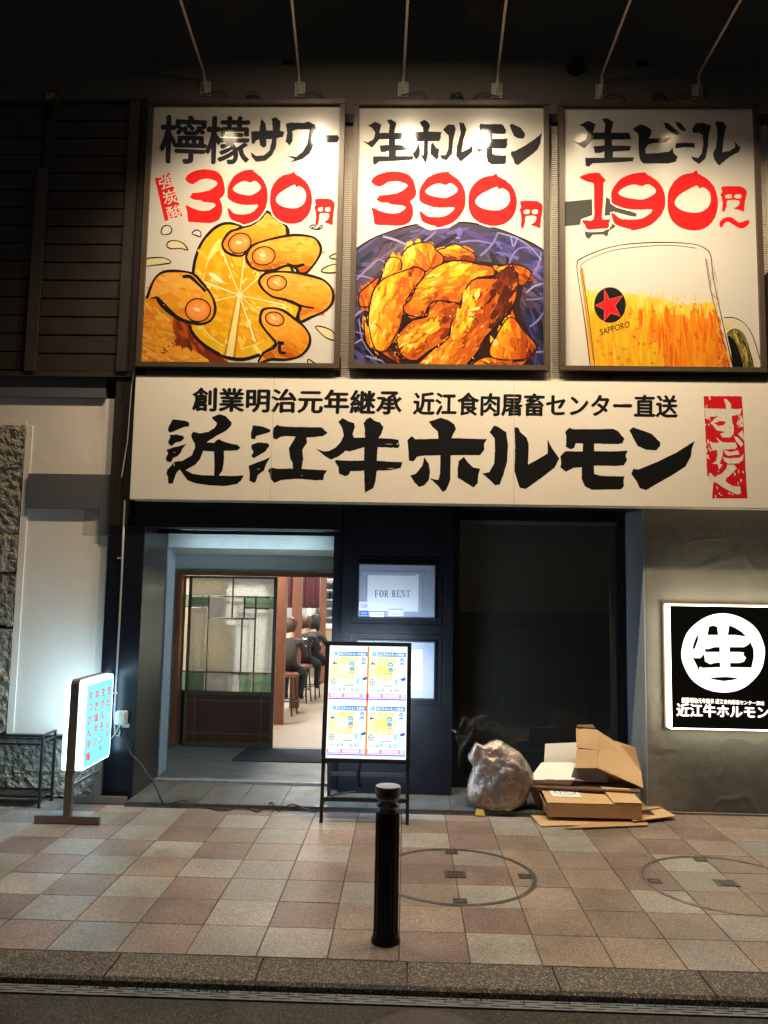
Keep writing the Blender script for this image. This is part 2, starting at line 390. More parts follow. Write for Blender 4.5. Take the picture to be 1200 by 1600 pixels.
M['doorwood'] = mat('old_dark_wood', (.065, .042, .028), .5, c2=(.10, .068, .045), sc_=9, stretch=(5, 5, .7), bump=.15, bsc=30)
def glassm(name, c, rough, bump=0, bsc=80, tr=.55):
    m = bpy.data.materials.new(name); m.use_nodes = True; nt = m.node_tree; L = nt.links.new
    b = nt.nodes['Principled BSDF']; b.inputs['Base Color'].default_value = (*c, 1); b.inputs['Roughness'].default_value = rough
    t = nt.nodes.new('ShaderNodeBsdfTranslucent'); t.inputs[0].default_value = (*c, 1)
    tc = nt.nodes.new('ShaderNodeTexCoord'); n = nt.nodes.new('ShaderNodeTexNoise'); n.inputs['Scale'].default_value = bsc; L(tc.outputs['Object'], n.inputs[0])
    mr = nt.nodes.new('ShaderNodeMixRGB'); mr.blend_type = 'MULTIPLY'; mr.inputs[0].default_value = .45; mr.inputs[1].default_value = (*c, 1)
    L(n.outputs[0], mr.inputs[2]); L(mr.outputs[0], t.inputs[0])
    x = nt.nodes.new('ShaderNodeMixShader'); x.inputs[0].default_value = tr
    L(b.outputs[0], x.inputs[1]); L(t.outputs[0], x.inputs[2]); L(x.outputs[0], nt.nodes['Material Output'].inputs[0])
    if bump:
        bp = nt.nodes.new('ShaderNodeBump'); bp.inputs['Strength'].default_value = bump; bp.inputs['Distance'].default_value = .01
        L(n.outputs[0], bp.inputs['Height']); L(bp.outputs[0], b.inputs['Normal'])
    return m
M['frost'] = glassm('frosted_glass', (.86, .86, .81), .35, .2, 60, .88)
M['hammer'] = glassm('hammered_glass', (.80, .78, .73), .2, .8, 90, .85)
M['green'] = glassm('green_glass', (.46, .56, .42), .2, .8, 90, .88)
M['amber'] = glassm('pale_amber_glass', (.84, .76, .62), .3, .3, 60, .85)
def paneglass(name, tint, frac, dust=.0, rgh=.015):
    m = bpy.data.materials.new(name); m.use_nodes = True; nt = m.node_tree; L = nt.links.new
    nt.nodes.remove(nt.nodes['Principled BSDF'])
    g = nt.nodes.new('ShaderNodeBsdfGlossy'); g.inputs['Roughness'].default_value = rgh
    t = nt.nodes.new('ShaderNodeBsdfTransparent'); t.inputs[0].default_value = (*tint, 1)
    f = nt.nodes.new('ShaderNodeFresnel'); f.inputs[0].default_value = 1.5
    x = nt.nodes.new('ShaderNodeMixShader'); ma = nt.nodes.new('ShaderNodeMath'); ma.operation = 'MULTIPLY'; ma.inputs[1].default_value = frac
    df = nt.nodes.new('ShaderNodeBsdfDiffuse'); df.inputs[0].default_value = (.5, .52, .48, 1); x2 = nt.nodes.new('ShaderNodeMixShader'); tcn = nt.nodes.new('ShaderNodeTexNoise'); tcn.inputs['Scale'].default_value = 3; tcn.inputs['Detail'].default_value = 6; mrn = nt.nodes.new('ShaderNodeMapRange'); mrn.inputs[3].default_value = dust*.5; mrn.inputs[4].default_value = dust*1.5; L(tcn.outputs[0], mrn.inputs[0]); L(mrn.outputs[0], x2.inputs[0])
    L(f.outputs[0], ma.inputs[0]); L(ma.outputs[0], x.inputs[0]); L(t.outputs[0], x.inputs[1]); L(g.outputs[0], x.inputs[2])
    L(x.outputs[0], x2.inputs[1]); L(df.outputs[0], x2.inputs[2]); L(x2.outputs[0], nt.nodes['Material Output'].inputs[0]); return m
M['glass'] = paneglass('window_glass', (.58, .58, .54), 1.6, .055)
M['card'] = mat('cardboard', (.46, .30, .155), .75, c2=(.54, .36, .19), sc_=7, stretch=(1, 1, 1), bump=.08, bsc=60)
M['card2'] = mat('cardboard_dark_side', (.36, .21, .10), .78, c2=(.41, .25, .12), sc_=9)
M['wcard'] = mat('white_faced_card', (.76, .73, .68), .65, c2=(.82, .79, .74), sc_=8)
M['paper'] = mat('white_paper', (.70, .72, .76), .55)
M['notice'] = mat('notice_backing', (.27, .31, .40), .35, c2=(.31, .35, .44), sc_=5, coat=.3)
M['cable'] = mat('black_cable', (.008, .008, .008), .45)
M['wcable'] = mat('white_cable', (.45, .45, .44), .5)
M['plastic'] = mat('grey_plastic_box', (.55, .56, .54), .4, c2=(.48, .49, .47), sc_=20)
M['mat'] = mat('door_mat', (.018, .022, .032), .95, c2=(.03, .036, .05), sc_=90, bump=.6, bsc=300)
M['pipe'] = mat('grey_conduit', (.34, .34, .33), .45)
M['hair'] = mat('black_hair', (.010, .008, .007), .5, bump=.5, bsc=80); M['hair2'] = mat('brown_hair', (.06, .022, .010), .5, bump=.5, bsc=80)
M['skin'] = mat('skin', (.48, .28, .19), .5); M['greycloth'] = mat('grey_brown_cloth', (.05, .042, .036), .85); M['tee'] = mat('dark_print_tee', (.03, .028, .027), .85)
M['jeans'] = mat('dark_trousers', (.015, .018, .028), .85); M['leaf'] = mat('weed_leaf', (.10, .15, .04), .7)
M['steelk'] = mat('kitchen_steel', (.45, .47, .48), .35, metal=.7, c2=(.35, .36, .37), sc_=6)
M['redcloth'] = mat('dark_red_curtain', (.06, .006, .010), .85, c2=(.035, .004, .007), sc_=3)
M['dark'] = mat('unlit_interior', (.16, .17, .155), .8, c2=(.10, .11, .10), sc_=4)
def emis(name, c, s):
    m = mat(name, c, .5, emit=s); return m
M['lens'] = emis('lamp_lens', (1, .82, .58), 150)
M['ceil'] = emis('ceiling_light', (1, .96, .90), 80)
M['cyanlit'] = emis('cyan_white_acrylic', (.46, .78, 1), 10)
M['warmlit'] = emis('warm_white_acrylic', (1, .93, .70), 5.5)
M['letterlit'] = emis('lit_letters', (1, .98, .86), 3.2)
M['backlit'] = emis('light_box_back', (.66, .82, 1), 16)

# ------------------------------------------------------------------ ground
b = MB(); b.box(-60, 60, -60, 3.19, -.5, -.034); b.build('road', M['asphalt'], kind='structure')
b = MB(); b.box(-60, 60, 3.27, 60, -.6, -.030); b.build('ground', M['grout'], kind='structure')
pv = MB().box(-4.81, 4.8, 3.488, 5.90, -.029, -.005).build('pavement', M['grout'], kind='structure')
rows = ['GTPGTGGTPGTTGTTGG', 'TPGTPGPTTPTTTGTGT', 'TGTGPGTGTGTTGTTGT', 'GPGTGGTPPPTTPGTTP', 'PGTGPTGTPGTTPGTTG', 'TPGPTGTPGPTGTPTGT', 'GTGPGTGTTPGGTTPTG', 'PTGTPGPTGTGPGTPTT']
TX0 = -1.208; tmesh = {}
b0 = MB().box(0, .2955, 0, .2955, -.008, 0)
me0 = b0.mesh('paving_tile')
bm = bmesh.new(); bm.from_mesh(me0); bmesh.ops.recalc_face_normals(bm, faces=bm.faces); bmesh.ops.bevel(bm, geom=[e for e in bm.edges if all(v.co.z > -.001 for v in e.verts)], offset=.0015, segments=1, affect='EDGES'); bm.to_mesh(me0); bm.free()
for k in 'GTP':
    m = me0.copy(); m.materials.append(M['tile'+k]); tmesh[k] = m
for j in range(8):
    for i in range(-12, 20):
        s = rows[j]; k = s[i+4] if 0 <= i+4 < len(s) else random.choice('GTPT')
        o = bpy.data.objects.new('paving_tile', tmesh[k]); link(o); o.parent = pv
        o.location = (TX0+.3*i+.002, 3.4937+.3*j, random.uniform(-.0007, .0007)); o.rotation_euler = (random.uniform(-.002, .002), random.uniform(-.002, .002), 0)
# kerb
kb = MB().box(-9, 9, 3.276, 3.485, -.1, -.012).build('kerb', M['grout'], kind='structure')
x = -6.57; i = 0
while x < 6.5:
    b = MB().add(*[[(x, 3.272, -.05), (x+.593, 3.272, -.05), (x+.593, 3.483, -.05), (x, 3.483, -.05), (x, 3.272, -.012), (x+.593, 3.272, -.012), (x+.593, 3.284, 0), (x, 3.284, 0), (x+.593, 3.483, .001), (x, 3.483, .001)],
        [(0,1,5,4),(4,5,6,7),(7,6,8,9),(0,3,2,1),(2,3,9,8),(1,2,8,6,5),(0,4,7,9,3)]])
    b.build('kerb_stone', M['kerb'], kb); x += .6
# drain: slotted steel strip
dr = MB().box(-9, 9, 3.200, 3.268, -.10, -.06).build('drain_channel', mat('drain_bed', (.01, .01, .009), .9), kind='structure')
b = MB()
for yy in (3.201, 3.2185, 3.2360, 3.2535): b.box(-9, 9, yy, yy+.0115, -.045, -.031)
for r_ in range(3):
    xx = -4.5 + (r_ % 2)*.06
    while xx < 4.5:
        b.box(xx, xx+.045, 3.2124+.0175*r_, 3.2186+.0175*r_, -.045, -.0312); xx += .12
b.build('drain_grate', M['steel'], dr, kind='stuff')
# weeds
b = MB()
for k in range(420):
    c = random.choice([(-1.0, .12), (-1.14, .05), (.2, .1), (-.75, .05), (-.4, .2), (.9, .25), (-1.3, .1), (1.25, .06), (.0, 1.0)])
    x = random.gauss(c[0], c[1]); y = 3.264+random.uniform(-.018, .012); h = random.uniform(.006, .026)*(1.6 if c[0] == -1.0 else 1)
    a = random.uniform(0, 6.28); dx, dy = math.cos(a)*h*.7, math.sin(a)*h*.5-.004
    b.add([(x-.002, y, -.035), (x+.002, y, -.035), (x+dx*.6+.0018, y+dy*.6, -.035+h*.8), (x+dx, y+dy, -.035+h)], [(0, 1, 2), (0, 2, 3)])
b.build('weeds', M['leaf'], kind='stuff', label='small green weeds growing along the kerb above the steel drain', cat='weeds')
# white paint mark at the bottom left of the road
MB().box(-3, -1.30, 2.55, 2.935, -.033, -.031).build('road_marking', mat('worn_road_paint', (.42, .42, .40), .7, c2=(.25, .25, .24), sc_=40), kind='structure')

def manhole(cx, cy, r, label, slots):
    t = thing('manhole_cover', label, 'manhole cover', (cx, cy, 0), 'tiled manhole covers set in the pavement')
    b = MB(); n = 72
    for r0, r1, z in ((r-.020, r-.010, .0025), (r-.004, r+.006, .0032)):
        vs = [(cx+q*math.cos(k*2*math.pi/n), cy+q*math.sin(k*2*math.pi/n), zz) for q, zz in ((r0, -.001), (r0, z), (r1, z), (r1, -.001)) for k in range(n)]
        b.add(vs, [(i*n+k, i*n+(k+1) % n, (i+1)*n+(k+1) % n, (i+1)*n+k) for i in range(3) for k in range(n)])
    b.build('cover_ring', M['ringsteel'], t)
    b = MB(); n2 = 72
    vs = [(cx+q*math.cos(k*2*math.pi/n), cy+q*math.sin(k*2*math.pi/n), .0015) for q in (r-.0098, r-.0042) for k in range(n)]
    b.add(vs, [(k, (k+1) % n, n+(k+1) % n, n+k) for k in range(n)]); b.build('ring_gap', M['grout'], t)
    p = MB().box(cx-.058, cx+.058, cy-.05, cy+.05, -.001, .003).build('centre_plate', M['iron'], t)
    b = MB()
    for q0, q1 in ((.046, .050),):
        b.box(cx-q1, cx+q1, cy-.043, cy-.040, .003, .0045).box(cx-q1, cx+q1, cy+.040, cy+.043, .003, .0045).box(cx-q1, cx-q0, cy-.040, cy+.040, .003, .0045).box(cx+q0, cx+q1, cy-.040, cy+.040, .003, .0045)
    for k in range(16):
        a = k*math.pi/8; b.box(cx+.022*math.cos(a)-.004, cx+.022*math.cos(a)+.004, cy+.022*math.sin(a)-.003, cy+.022*math.sin(a)+.003, .003, .0044)
    b.box(cx-.03, cx+.03, cy+.028, cy+.033, .003, .0044).box(cx-.006, cx+.006, cy-.006, cy+.006, .003, .0044)
    b.build('emblem', M['ringsteel'], p)
    for a in slots:
        x, y = cx+(r-.055)*math.cos(a), cy+(r-.055)*math.sin(a)
        q = MB().box(x-.036, x+.036, y-.036, y+.036, -.001, .0028).build('key_plate', M['iron'], t)
        MB().box(x-.02, x+.02, y-.006, y+.006, .0028, .0038).build('key_slot', M['ringsteel'], q)
manhole(.292, 4.54, .436, 'round tile-filled manhole cover just right of the black bollard', (0, math.pi/2, -math.pi/2, math.pi))
manhole(1.755, 4.525, .440, 'round tile-filled manhole cover at the right edge, below the black lit sign', (math.pi, math.pi/2, -math.pi/2+.35))
b = MB().lathe(.10, 2.93, [(.24, -.04), (.24, -.028), (.225, -.026), (.0, -.026)], 48)
mc = b.build('road_manhole', M['iron'], loc=(.10, 2.93, -.03), label='plain iron manhole lid in the dark road, at the bottom edge', cat='manhole lid')

# ------------------------------------------------------------------ restaurant building
rb = thing('restaurant_building', 'dark restaurant front with a bright doorway, black window bay and grey plaster wall', 'building', (0, 5.93, 0))
MB().box(-6, 6, 5.96, 6.3, 5.27, 9.5).build('upper_wall', M['upper'], rb)
MB().box(-2.02, 6, 5.878, 6.3, 3.14, 5.19).build('screen_backing', mat('screen_backing', (.16, .14, .115), .8), rb)
MB().box(-2.04, 3.2, 5.85, 5.958, 5.192, 5.262).build('head_rail', M['blackmetal'], rb)
b = MB(); z = 3.142
while z < 5.17: b.box(-2.02, 3.2, 5.862, 5.874, z, z+.0095); z += .0165
b.build('screen_slat', M['screen'], rb, kind='stuff')
for px in (519, 858, 1190): 
    X = at(px+27-13, 400, 5.95).x
for X in (-.455, 1.065, 2.71): MB().box(X-.007, X+.007, 5.852, 5.861, 3.14, 5.18).build('screen_post', mat('post_beige', (.52, .47, .38), .5), rb)
for px in (529, 952): 
    X = at(px, 587, 5.86).x; MB().box(X-.018, X+.018, 5.84, 5.94, 3.05, 3.3).build('sign_bracket', M['blackmetal'], rb)
# right plaster wall
def wallgrid(x0, x1, z0, z1, y, step, amp, back, seed):
    nx = int((x1-x0)/step); nz = int((z1-z0)/step); b = MB(); vs = []
    for i in range(nz+1):
        for k in range(nx+1):
            X = x0+(x1-x0)*k/nx; Z = z0+(z1-z0)*i/nz
            p = Vector((X*1.6+seed, 0, Z*1.6)); q = p*1.0; q.x += .5*noise.noise(p*1.7); q.z += .5*noise.noise(p*1.7+Vector((5, 5, 5)))
            h = abs(noise.noise(q*1.8)); ridge = max(0, 1-h*11); sc2 = noise.noise(q*.9+Vector((7, 2, 1)))
            e = 0 if (i in (0, nz) or k in (0, nx)) else 1
            vs.append((X, y-amp*e*(ridge*.8*max(0, sc2+.3)+.25*noise.noise(p*3)), Z))
    fs = [(i*(nx+1)+k, i*(nx+1)+k+1, (i+1)*(nx+1)+k+1, (i+1)*(nx+1)+k) for i in range(nz) for k in range(nx)]
    b.add(vs, fs)
    b.box(x0, x1, y, back, z0, z1); b.v = b.v; 
    return b
b = wallgrid(1.765, 4.6, -.02, 2.2, 5.93, .016, .011, 6.46, 3)
b.f = [f for f in b.f]; b.build('plaster_wall', M['plaster'], rb, smooth=False)
MB().box(1.80, 4.6, 5.900, 5.925, -.005, .012).build('wall_kerb', M['tileT'], rb)
# blue lit return of the window bay
MB().box(1.752, 1.764, 5.932, 6.44, 0, 2.2).build('bay_return', M['bluejamb'], rb)
# window bay
MB().box(.37, .425, 6.40, 6.48, .03, 2.21).build('window_frame', M['black'], rb)
wf = MB().box(1.69, 1.745, 6.40, 6.48, .03, 2.21).build('window_frame', M['black'], rb)
MB().box(.425, 1.69, 6.40, 6.48, 2.13, 2.21).build('window_frame', M['black'], rb)
MB().box(.425, 1.69, 6.40, 6.48, .03, .13).build('window_frame', M['black'], rb)
MB().box(.425, 1.69, 6.435, 6.441, .13, 2.13).build('window_pane', M['glass'], rb)
MB().box(.36, 1.76, 6.14, 6.5, 2.21, 2.9).build('bay_soffit', M['black'], rb)
MB().box(.425, 1.69, 6.425, 6.434, 2.10, 2.13).build('transom_strip', M['greyband'], rb)
# unlit room behind the window
MB().box(.425, 1.69, 6.50, 6.52, 2.06, 2.13).build('blind_box', mat('blind_box', (.30, .32, .33), .6), rb)
bl = MB(); z = .75
while z < 2.05: bl.box(.425, .62, 6.49, 6.497, z, z+.008); z += .016
bl.build('blind_slat', mat('blind_slat', (.30, .29, .25), .7), rb, kind='stuff')
for (a, b_, z) in ((.80, 1.25, 1.20), (.70, 1.5, 1.62), (.9, 1.4, .75)): MB().box(a, b_, 7.2, 7.5, z, z+.02).build('dark_shelf', mat('dark_shelf', (.20, .17, .14), .4), rb)
MB().box(.80, .93, 7.6, 7.7, -.02, 1.6).build('dark_cupboard', mat('dark_cupboard', (.30, .22, .13), .3), rb)
b = MB(); b.box(.37, 3.0, 8.9, 9.0, -.02, 2.6).box(2.0, 2.1, 6.5, 8.9, -.02, 2.6).box(.3, .36, 6.5, 8.9, -.02, 2.6).box(.3, 3, 6.5, 9, -.08, -.02).box(.3, 3, 6.5, 9, 2.6, 2.7)
b.build('unlit_room', M['dark'], rb)
# centre pillar = black panelled door with two notice windows
dp = MB().box(-.495, .362, 6.14, 6.22, .03, 2.9).build('black_door_panel', M['pillar'], rb)
def ringframe(x0, x1, z0, z1, w_, y0, y1):
    return MB().box(x0-w_, x1+w_, y0, y1, z1, z1+w_).box(x0-w_, x1+w_, y0, y1, z0-w_, z0).box(x0-w_, x0, y0, y1, z0, z1).box(x1, x1+w_, y0, y1, z0, z1)
def px_rect(x0, y0, x1, y1, Y):
    a, c = at(x0, y0, Y), at(x1, y1, Y); bq, d = at(x1, y0, Y), at(x0, y1, Y)
    return (a.x+d.x)/2, (bq.x+c.x)/2, (c.z+d.z)/2, (a.z+bq.z)/2
for i, r in enumerate(((561, 883, 679, 965), (559, 1003, 678, 1090))):
    x0, x1, z0, z1 = px_rect(*r, 6.13)
    ringframe(x0, x1, z0, z1, .012, 6.120, 6.1395).build('notice_frame', M['blackmetal'], dp)
    MB().box(x0, x1, 6.128, 6.139, z0, z1).build('notice_window', M['notice'], dp)
    ringframe(x0-.05, x1+.05, z0-.05, z1+.05, .006, 6.133, 6.1395).build('moulding', M['black'], dp)
hx = at(707, 1147, 6.14).x; hz = at(707, 1147, 6.14).z
MB().tube([(hx-.01, 6.15, hz+.03), (hx+.02, 6.09, hz+.03), (hx+.03, 6.08, hz-.01), (hx+.04, 6.09, hz-.05)], .012, 8).build('door_handle', M['blackmetal'], dp, smooth=True)
# left black column, reveal, jamb
MB().box(-2.235, -1.970, 5.875, 6.45, 0, 2.0).build('black_column', M['black'], rb)
MB().box(-1.970, -1.964, 5.878, 6.45, .03, 2.0).build('metal_reveal', M['steelrev'], rb)
MB().box(-2.02, -1.955, 6.452, 6.66, .045, 2.0).build('painted_jamb', M['bluejamb'], rb)
MB().box(-.575, -.497, 6.50, 6.62, .045, 2.02).build('painted_jamb', M['bluejamb'], rb)
MB().box(-.575, -.40, 6.222, 6.498, .03, 2.02).build('pillar_side', M['black'], rb)
MB().box(-2.235, -.497, 5.95, 6.45, 2.0, 2.9).build('lintel', M['black'], rb)
b = MB()
for k in range(5): b.box(-1.90, -.6, 5.942, 5.949, 2.02+k*.026, 2.036+k*.026)
b.build('shutter_slat', M['black'], rb, kind='stuff')
MB().box(-1.80, -.65, 6.20, 6.235, 1.991, 1.999).build('added_strip_light', emis('cool_strip', (.72, .92, 1), 26), rb)  # unseen glowing strip, added to brighten the vestibule beam and jambs
MB().box(-2.235, 1.76, 5.95, 6.139, 2.19, 2.9).build('sign_backing', M['black'], rb)
MB().box(-2.0, -.5, 6.188, 6.198, 1.968, 1.9995).build('strip_hiding_lip', M['black'], rb)  # lip added under the lintel to hide the glowing strip from the camera
# vestibule: beam, soffit, back wall above the door, side walls, floor
MB().box(-2.6, -.3, 6.453, 7.80, 1.872, 2.6).build('beam', M['teal'], rb)
MB().box(-2.6, -.3, 7.70, 7.80, 1.712, 1.871).build('door_head_wall', M['teal'], rb)
MB().box(-2.6, -2.225, 7.70, 7.80, .05, 1.712).build('vestibule_wall', M['teal'], rb)
MB().box(-2.7, -2.6, 6.66, 7.8, .05, 2.6).build('vestibule_wall', M['teal'], rb)
MB().box(-2.6, -2.021, 6.60, 6.66, .05, 2.0).build('vestibule_wall', M['teal'], rb)
MB().box(-.39, -.3, 6.62, 14.5, .05, 2.6).build('partition_wall', M['teal'], rb)
MB().box(-2.7, -.3, 6.36, 7.75, -.02, .045).build('vestibule_floor', M['entryfloor'], rb)
MB().box(-1.964, -.497, 6.345, 6.36, .0, .047).build('threshold_strip', M['steel'], rb)
st = MB().box(-1.964, 1.76, 5.72, 6.345, -.02, .006).build('entrance_step', M['grout'], rb)
x = -2.06
while x < 1.7:
    x1 = min(x+.297, 1.755); x0 = max(x, -1.962)
    MB().box(x0, x1, 5.735, 6.343, .006, .030).build('slate_tile', M['slate'], st, bevel=.002); x += .3
MB().box(.36, 1.76, 6.345, 6.40, -.02, .029).build('window_sill', M['slate'], rb)
# sliding door
dY = 7.70
fr = MB(); fr.box(-2.225, -2.17, dY-.06, dY+.09, .05, 1.712).box(-2.17, -.39, dY-.06, dY+.09, 1.672, 1.712)
fr.build('door_frame', M['redwood'], rb)
def leaf(x0, x1, z0, z1, y, full=True):
    W, H = x1-x0, z1-z0; X = lambda u: x0+u*W; Z = lambda v: z1-v*H
    L = MB(); t0, t1 = y, y+.03
    L.box(x0, X(.03), t0, t1, z0, z1).box(X(.962), x1, t0, t1, z0, z1).box(X(.03), X(.962), t0, t1, Z(.012), z1).box(X(.03), X(.962), t0, t1, Z(.70), Z(.68)).box(X(.03), X(.962), t0, t1, z0, Z(.975))
    d = L.build('sliding_door', M['doorwood'], rb)
    panes = [(.03,.012,.49,.117,'frost'),(.505,.012,.962,.117,'frost'),(.03,.127,.12,.182,'green'),(.12,.127,.222,.182,'green'),(.236,.127,.485,.247,'hammer'),(.50,.127,.625,.247,'hammer'),
        (.64,.127,.752,.182,'green'),(.64,.19,.752,.247,'frost'),(.768,.127,.962,.185,'green'),(.03,.193,.215,.566,'frost'),(.23,.258,.605,.566,'frost'),(.62,.258,.752,.566,'frost'),(.768,.195,.962,.566,'frost'),
        (.03,.577,.215,.68,'green'),(.23,.577,.59,.68,'hammer'),(.60,.577,.745,.68,'green'),(.76,.577,.962,.68,'green')]
    mb = MB()
    for (a, b_, c_, e, k) in panes:
        if not full and a > .3: continue
        MB().box(X(a), X(c_), y+.012, y+.017, Z(e), Z(b_)).build('pane', M['amber' if (not full and k == 'frost') else k], d)
    for u, v0, v1 in ((.4975, .012, .247), (.229, .117, .68), (.6325, .127, .247), (.76, .117, .68), (.6125, .258, .566)): mb.box(X(u)-.005, X(u)+.005, y+.004, y+.026, Z(v1), Z(v0))
    for v, u0, u1 in ((.122, .03, .962), (.1865, .03, .225), (.1865, .637, .757), (.188, .765, .962), (.2525, .233, .757), (.5715, .03, .962)): mb.box(X(u0), X(u1), y+.006, y+.024, Z(v)-.0045, Z(v)+.0045)
    mb.build('muntin', M['doorwood'], d)
    MB().box(X(.03), X(.962), y+.012, y+.02, Z(.975), Z(.70)).build('lower_panel', mat('door_panel_wood', (.055, .028, .016), .6, spec=.25, c2=(.085, .038, .022), sc_=5), d)
    rm = MB()
    for v in (.735, .925): rm.box(X(.03), X(.962), y+.002, y+.0118, Z(v)-.004, Z(v)+.004)
    for u in (.12, .86): rm.box(X(u)-.004, X(u)+.004, y+.0035, y+.0117, Z(.975), Z(.70))
    rm.build('raised_moulding', mat('moulding_wood', (.12, .08, .05), .55), d)
    for sx in ((.69, .94), (.055, .19)):   # etched line borders
        e = MB(); a, c_ = (.80, .93) if sx[0] > .5 else (.07, .18); z_0, z_1 = Z(.545), Z(.215)
        pts = [(X(a), z_0+.02), (X(a)+.012, z_0), (X(c_)-.012, z_0), (X(c_), z_0+.02), (X(c_), z_1-.02), (X(c_)-.012, z_1), (X(a)+.012, z_1), (X(a), z_1-.02), (X(a), z_0+.02)]
        for p, q in zip(pts[:-1], pts[1:]): e.bar((p[0], y+.0105, p[1]), (q[0], y+.0105, q[1]), .0015, .0025)
        if full: e.build('etched_border', mat('etched_line', (.12, .10, .08), .6), d)
    b = MB().box(X(.975), X(.99), y-.003, y, Z(.56), Z(.53)); b.build('finger_pull', M['blackmetal'], d)
    return d
dl0, dl1 = at(291, 1040, dY).x, at(430, 1040, dY).x
leaf(dl0, dl1, .05, 1.668, dY-.02)
leaf(dl0-.07, dl1-.09, .05, 1.668, dY+.03, False)

# interior
b = MB(); b.box(-2.8, -.40, 7.752, 16, -.02, .047); b.build('interior_floor', M['woodfloor'], rb)
b = MB(); b.box(-3.2, -.40, 15.5, 15.6, .047, 2.6).build('interior_back_wall', mat('back_wall', (.34, .38, .40), .5, c2=(.5, .52, .52), sc_=3), rb)
b = MB(); b.box(-3.3, -3.2, 7.8, 15.5, .047, 2.6).build('interior_side_wall', mat('side_wall_warm', (.62, .59, .54), .7), rb)
MB().box(-3.2, -.40, 7.802, 15.5, 2.6, 2.7).build('interior_ceiling', M['cream'], rb)
for i, (y, x) in enumerate(((8.6, -2.1), (11.0, -1.3), (13.6, -1.4))):
    t = thing('ceiling_lamp', ['square ceiling lamp inside, nearest the sliding door', 'square ceiling lamp inside above the row of stools', 'square ceiling lamp inside, deepest by the kitchen'][i], 'ceiling lamp', (x, y, 2.6), 'ceiling lamps inside the restaurant')
    MB().box(x-.4, x+.4, y-.3, y+.3, 2.56, 2.598).build('lamp_housing', M['white'], t); MB().box(x-.36, x+.36, y-.26, y+.26, 2.55, 2.559).build('diffuser', M['ceil'], t)
for X, Y, wd, lab in ((at(438, 1000, 9.0).x, 9.0, .105, 'red-brown wooden post beside the sliding door, nearest of the three'), (at(462, 1000, 10.3).x, 10.3, .12, 'red-brown wooden post in the middle, between the seated customers'), (at(503, 1000, 14.2).x, 13.2, .10, 'red-brown wooden post farthest inside, in front of the counter')):
    if Y == 13.2: X = at(503, 1000, 13.2).x
    b = MB().box(X-wd/2, X+wd/2, Y, Y+.1, .047, 2.6); b.build('wooden_post', M['redwood'], loc=(X, Y, .047), label=lab, cat='post', group='red-brown wooden posts inside the doorway', bevel=.003)
x0, x1, z0, z1 = px_rect(442, 880, 500, 950, 11.2)
b = MB(); n = 40; vs = [(x0+(x1-x0)*k/n, 11.2+.02*math.sin(k*.9), z) for z in (z0, 2.2) for k in range(n+1)]
b.add(vs, [(k, k+1, n+2+k, n+1+k) for k in range(n)]); b.add([(v[0], v[1]+.006, v[2]) for v in vs], [(k, k+1, n+2+k, n+1+k) for k in range(n)])
b.build('hanging_curtain', M['redcloth'], loc=(x0, 11.2, z1), label='dark red cloth curtain hanging over the seated customers inside', cat='curtain')
# counter and kitchen
t = thing('counter', 'beige counter with pale top at the right inside the doorway', 'counter', (-.9, 14, .047))
ct = at(515, 985, 14); 
MB().box(-1.55, -.45, 14.0, 14.5, .047, .90).build('counter_front', mat('counter_wood', (.50, .40, .27), .6, c2=(.56, .46, .32), sc_=8, stretch=(1, 1, 6)), t)
MB().box(-1.60, -.45, 13.93, 14.55, .90, .96).build('counter_top', mat('counter_top', (.70, .64, .55), .4), t)
t = thing('kitchen_shelf', 'steel kitchen shelving with dark pots above the counter', 'shelf', (-1.2, 15, .9))
for z in (1.05, 1.22, 1.38, 1.56, 1.76): MB().box(-2.4, -.5, 14.95, 15.3, z, z+.02).build('shelf_board', M['steelk'], t)
for X in (-1.62, -.9): MB().box(X, X+.02, 14.95, 14.97, .9, 2.0).build('shelf_upright', M['steelk'], t)
for k, (px, z) in enumerate(((512, 1.59), (522, 1.59), (511, 1.41), (520, 1.41), (515, 1.79), (524, 1.79))):
    X = at(px, 920, 15).x; MB().lathe(X, 15.05, [(.045, z), (.055, z+.05), (.055, z+.11), (.04, z+.115)], 12).build('pot', M['blackmetal'], loc=(X, 15.05, z),
        label=['dark pot on the middle kitchen shelf, left one', 'dark pot on the middle kitchen shelf, right one', 'dark pot on the lower kitchen shelf, left one', 'dark pot on the lower kitchen shelf, right one', 'dark pot on the top kitchen shelf, left one', 'dark pot on the top kitchen shelf, right one'][k], cat='pot', group='dark pots on the kitchen shelves')
t = thing('kitchen_hood', 'stainless steel cabinet and hood behind the seated customers', 'kitchen cabinet', (-1.9, 14.6, .9))
MB().box(-2.6, -1.66, 14.6, 14.94, .9, 1.9).build('hood_body', M['steelk'], t); MB().box(-1.80, -1.74, 14.57, 14.6, .95, 1.35).build('hood_trim', mat('cream_trim', (.6, .55, .42), .4), t)
x0, x1, z0, z1 = px_rect(507, 1052, 530, 1080, 12.1)
MB().box(x0, x1+.1, 12.1, 12.4, .047, z1).build('storage_box', M['blackmetal'], loc=(x0, 12.1, .047), label='black storage box on the floor in front of the counter', cat='box', bevel=.01)
# mat
p0, p1, p2, p3 = gnd(362, 1188, .05), gnd(388, 1168, .05), gnd(560, 1172, .05), gnd(560, 1194, .05)
MB().sheet([(p0.x, 7.08, .0455), (-.56, 7.08, .0455), (-.56, 7.66, .0455), (p0.x+.02, 7.66, .0455)], .008).build('door_mat', M['mat'], loc=(-1, 7.4, .045), label='dark blue-grey door mat in front of the sliding door', cat='door mat')

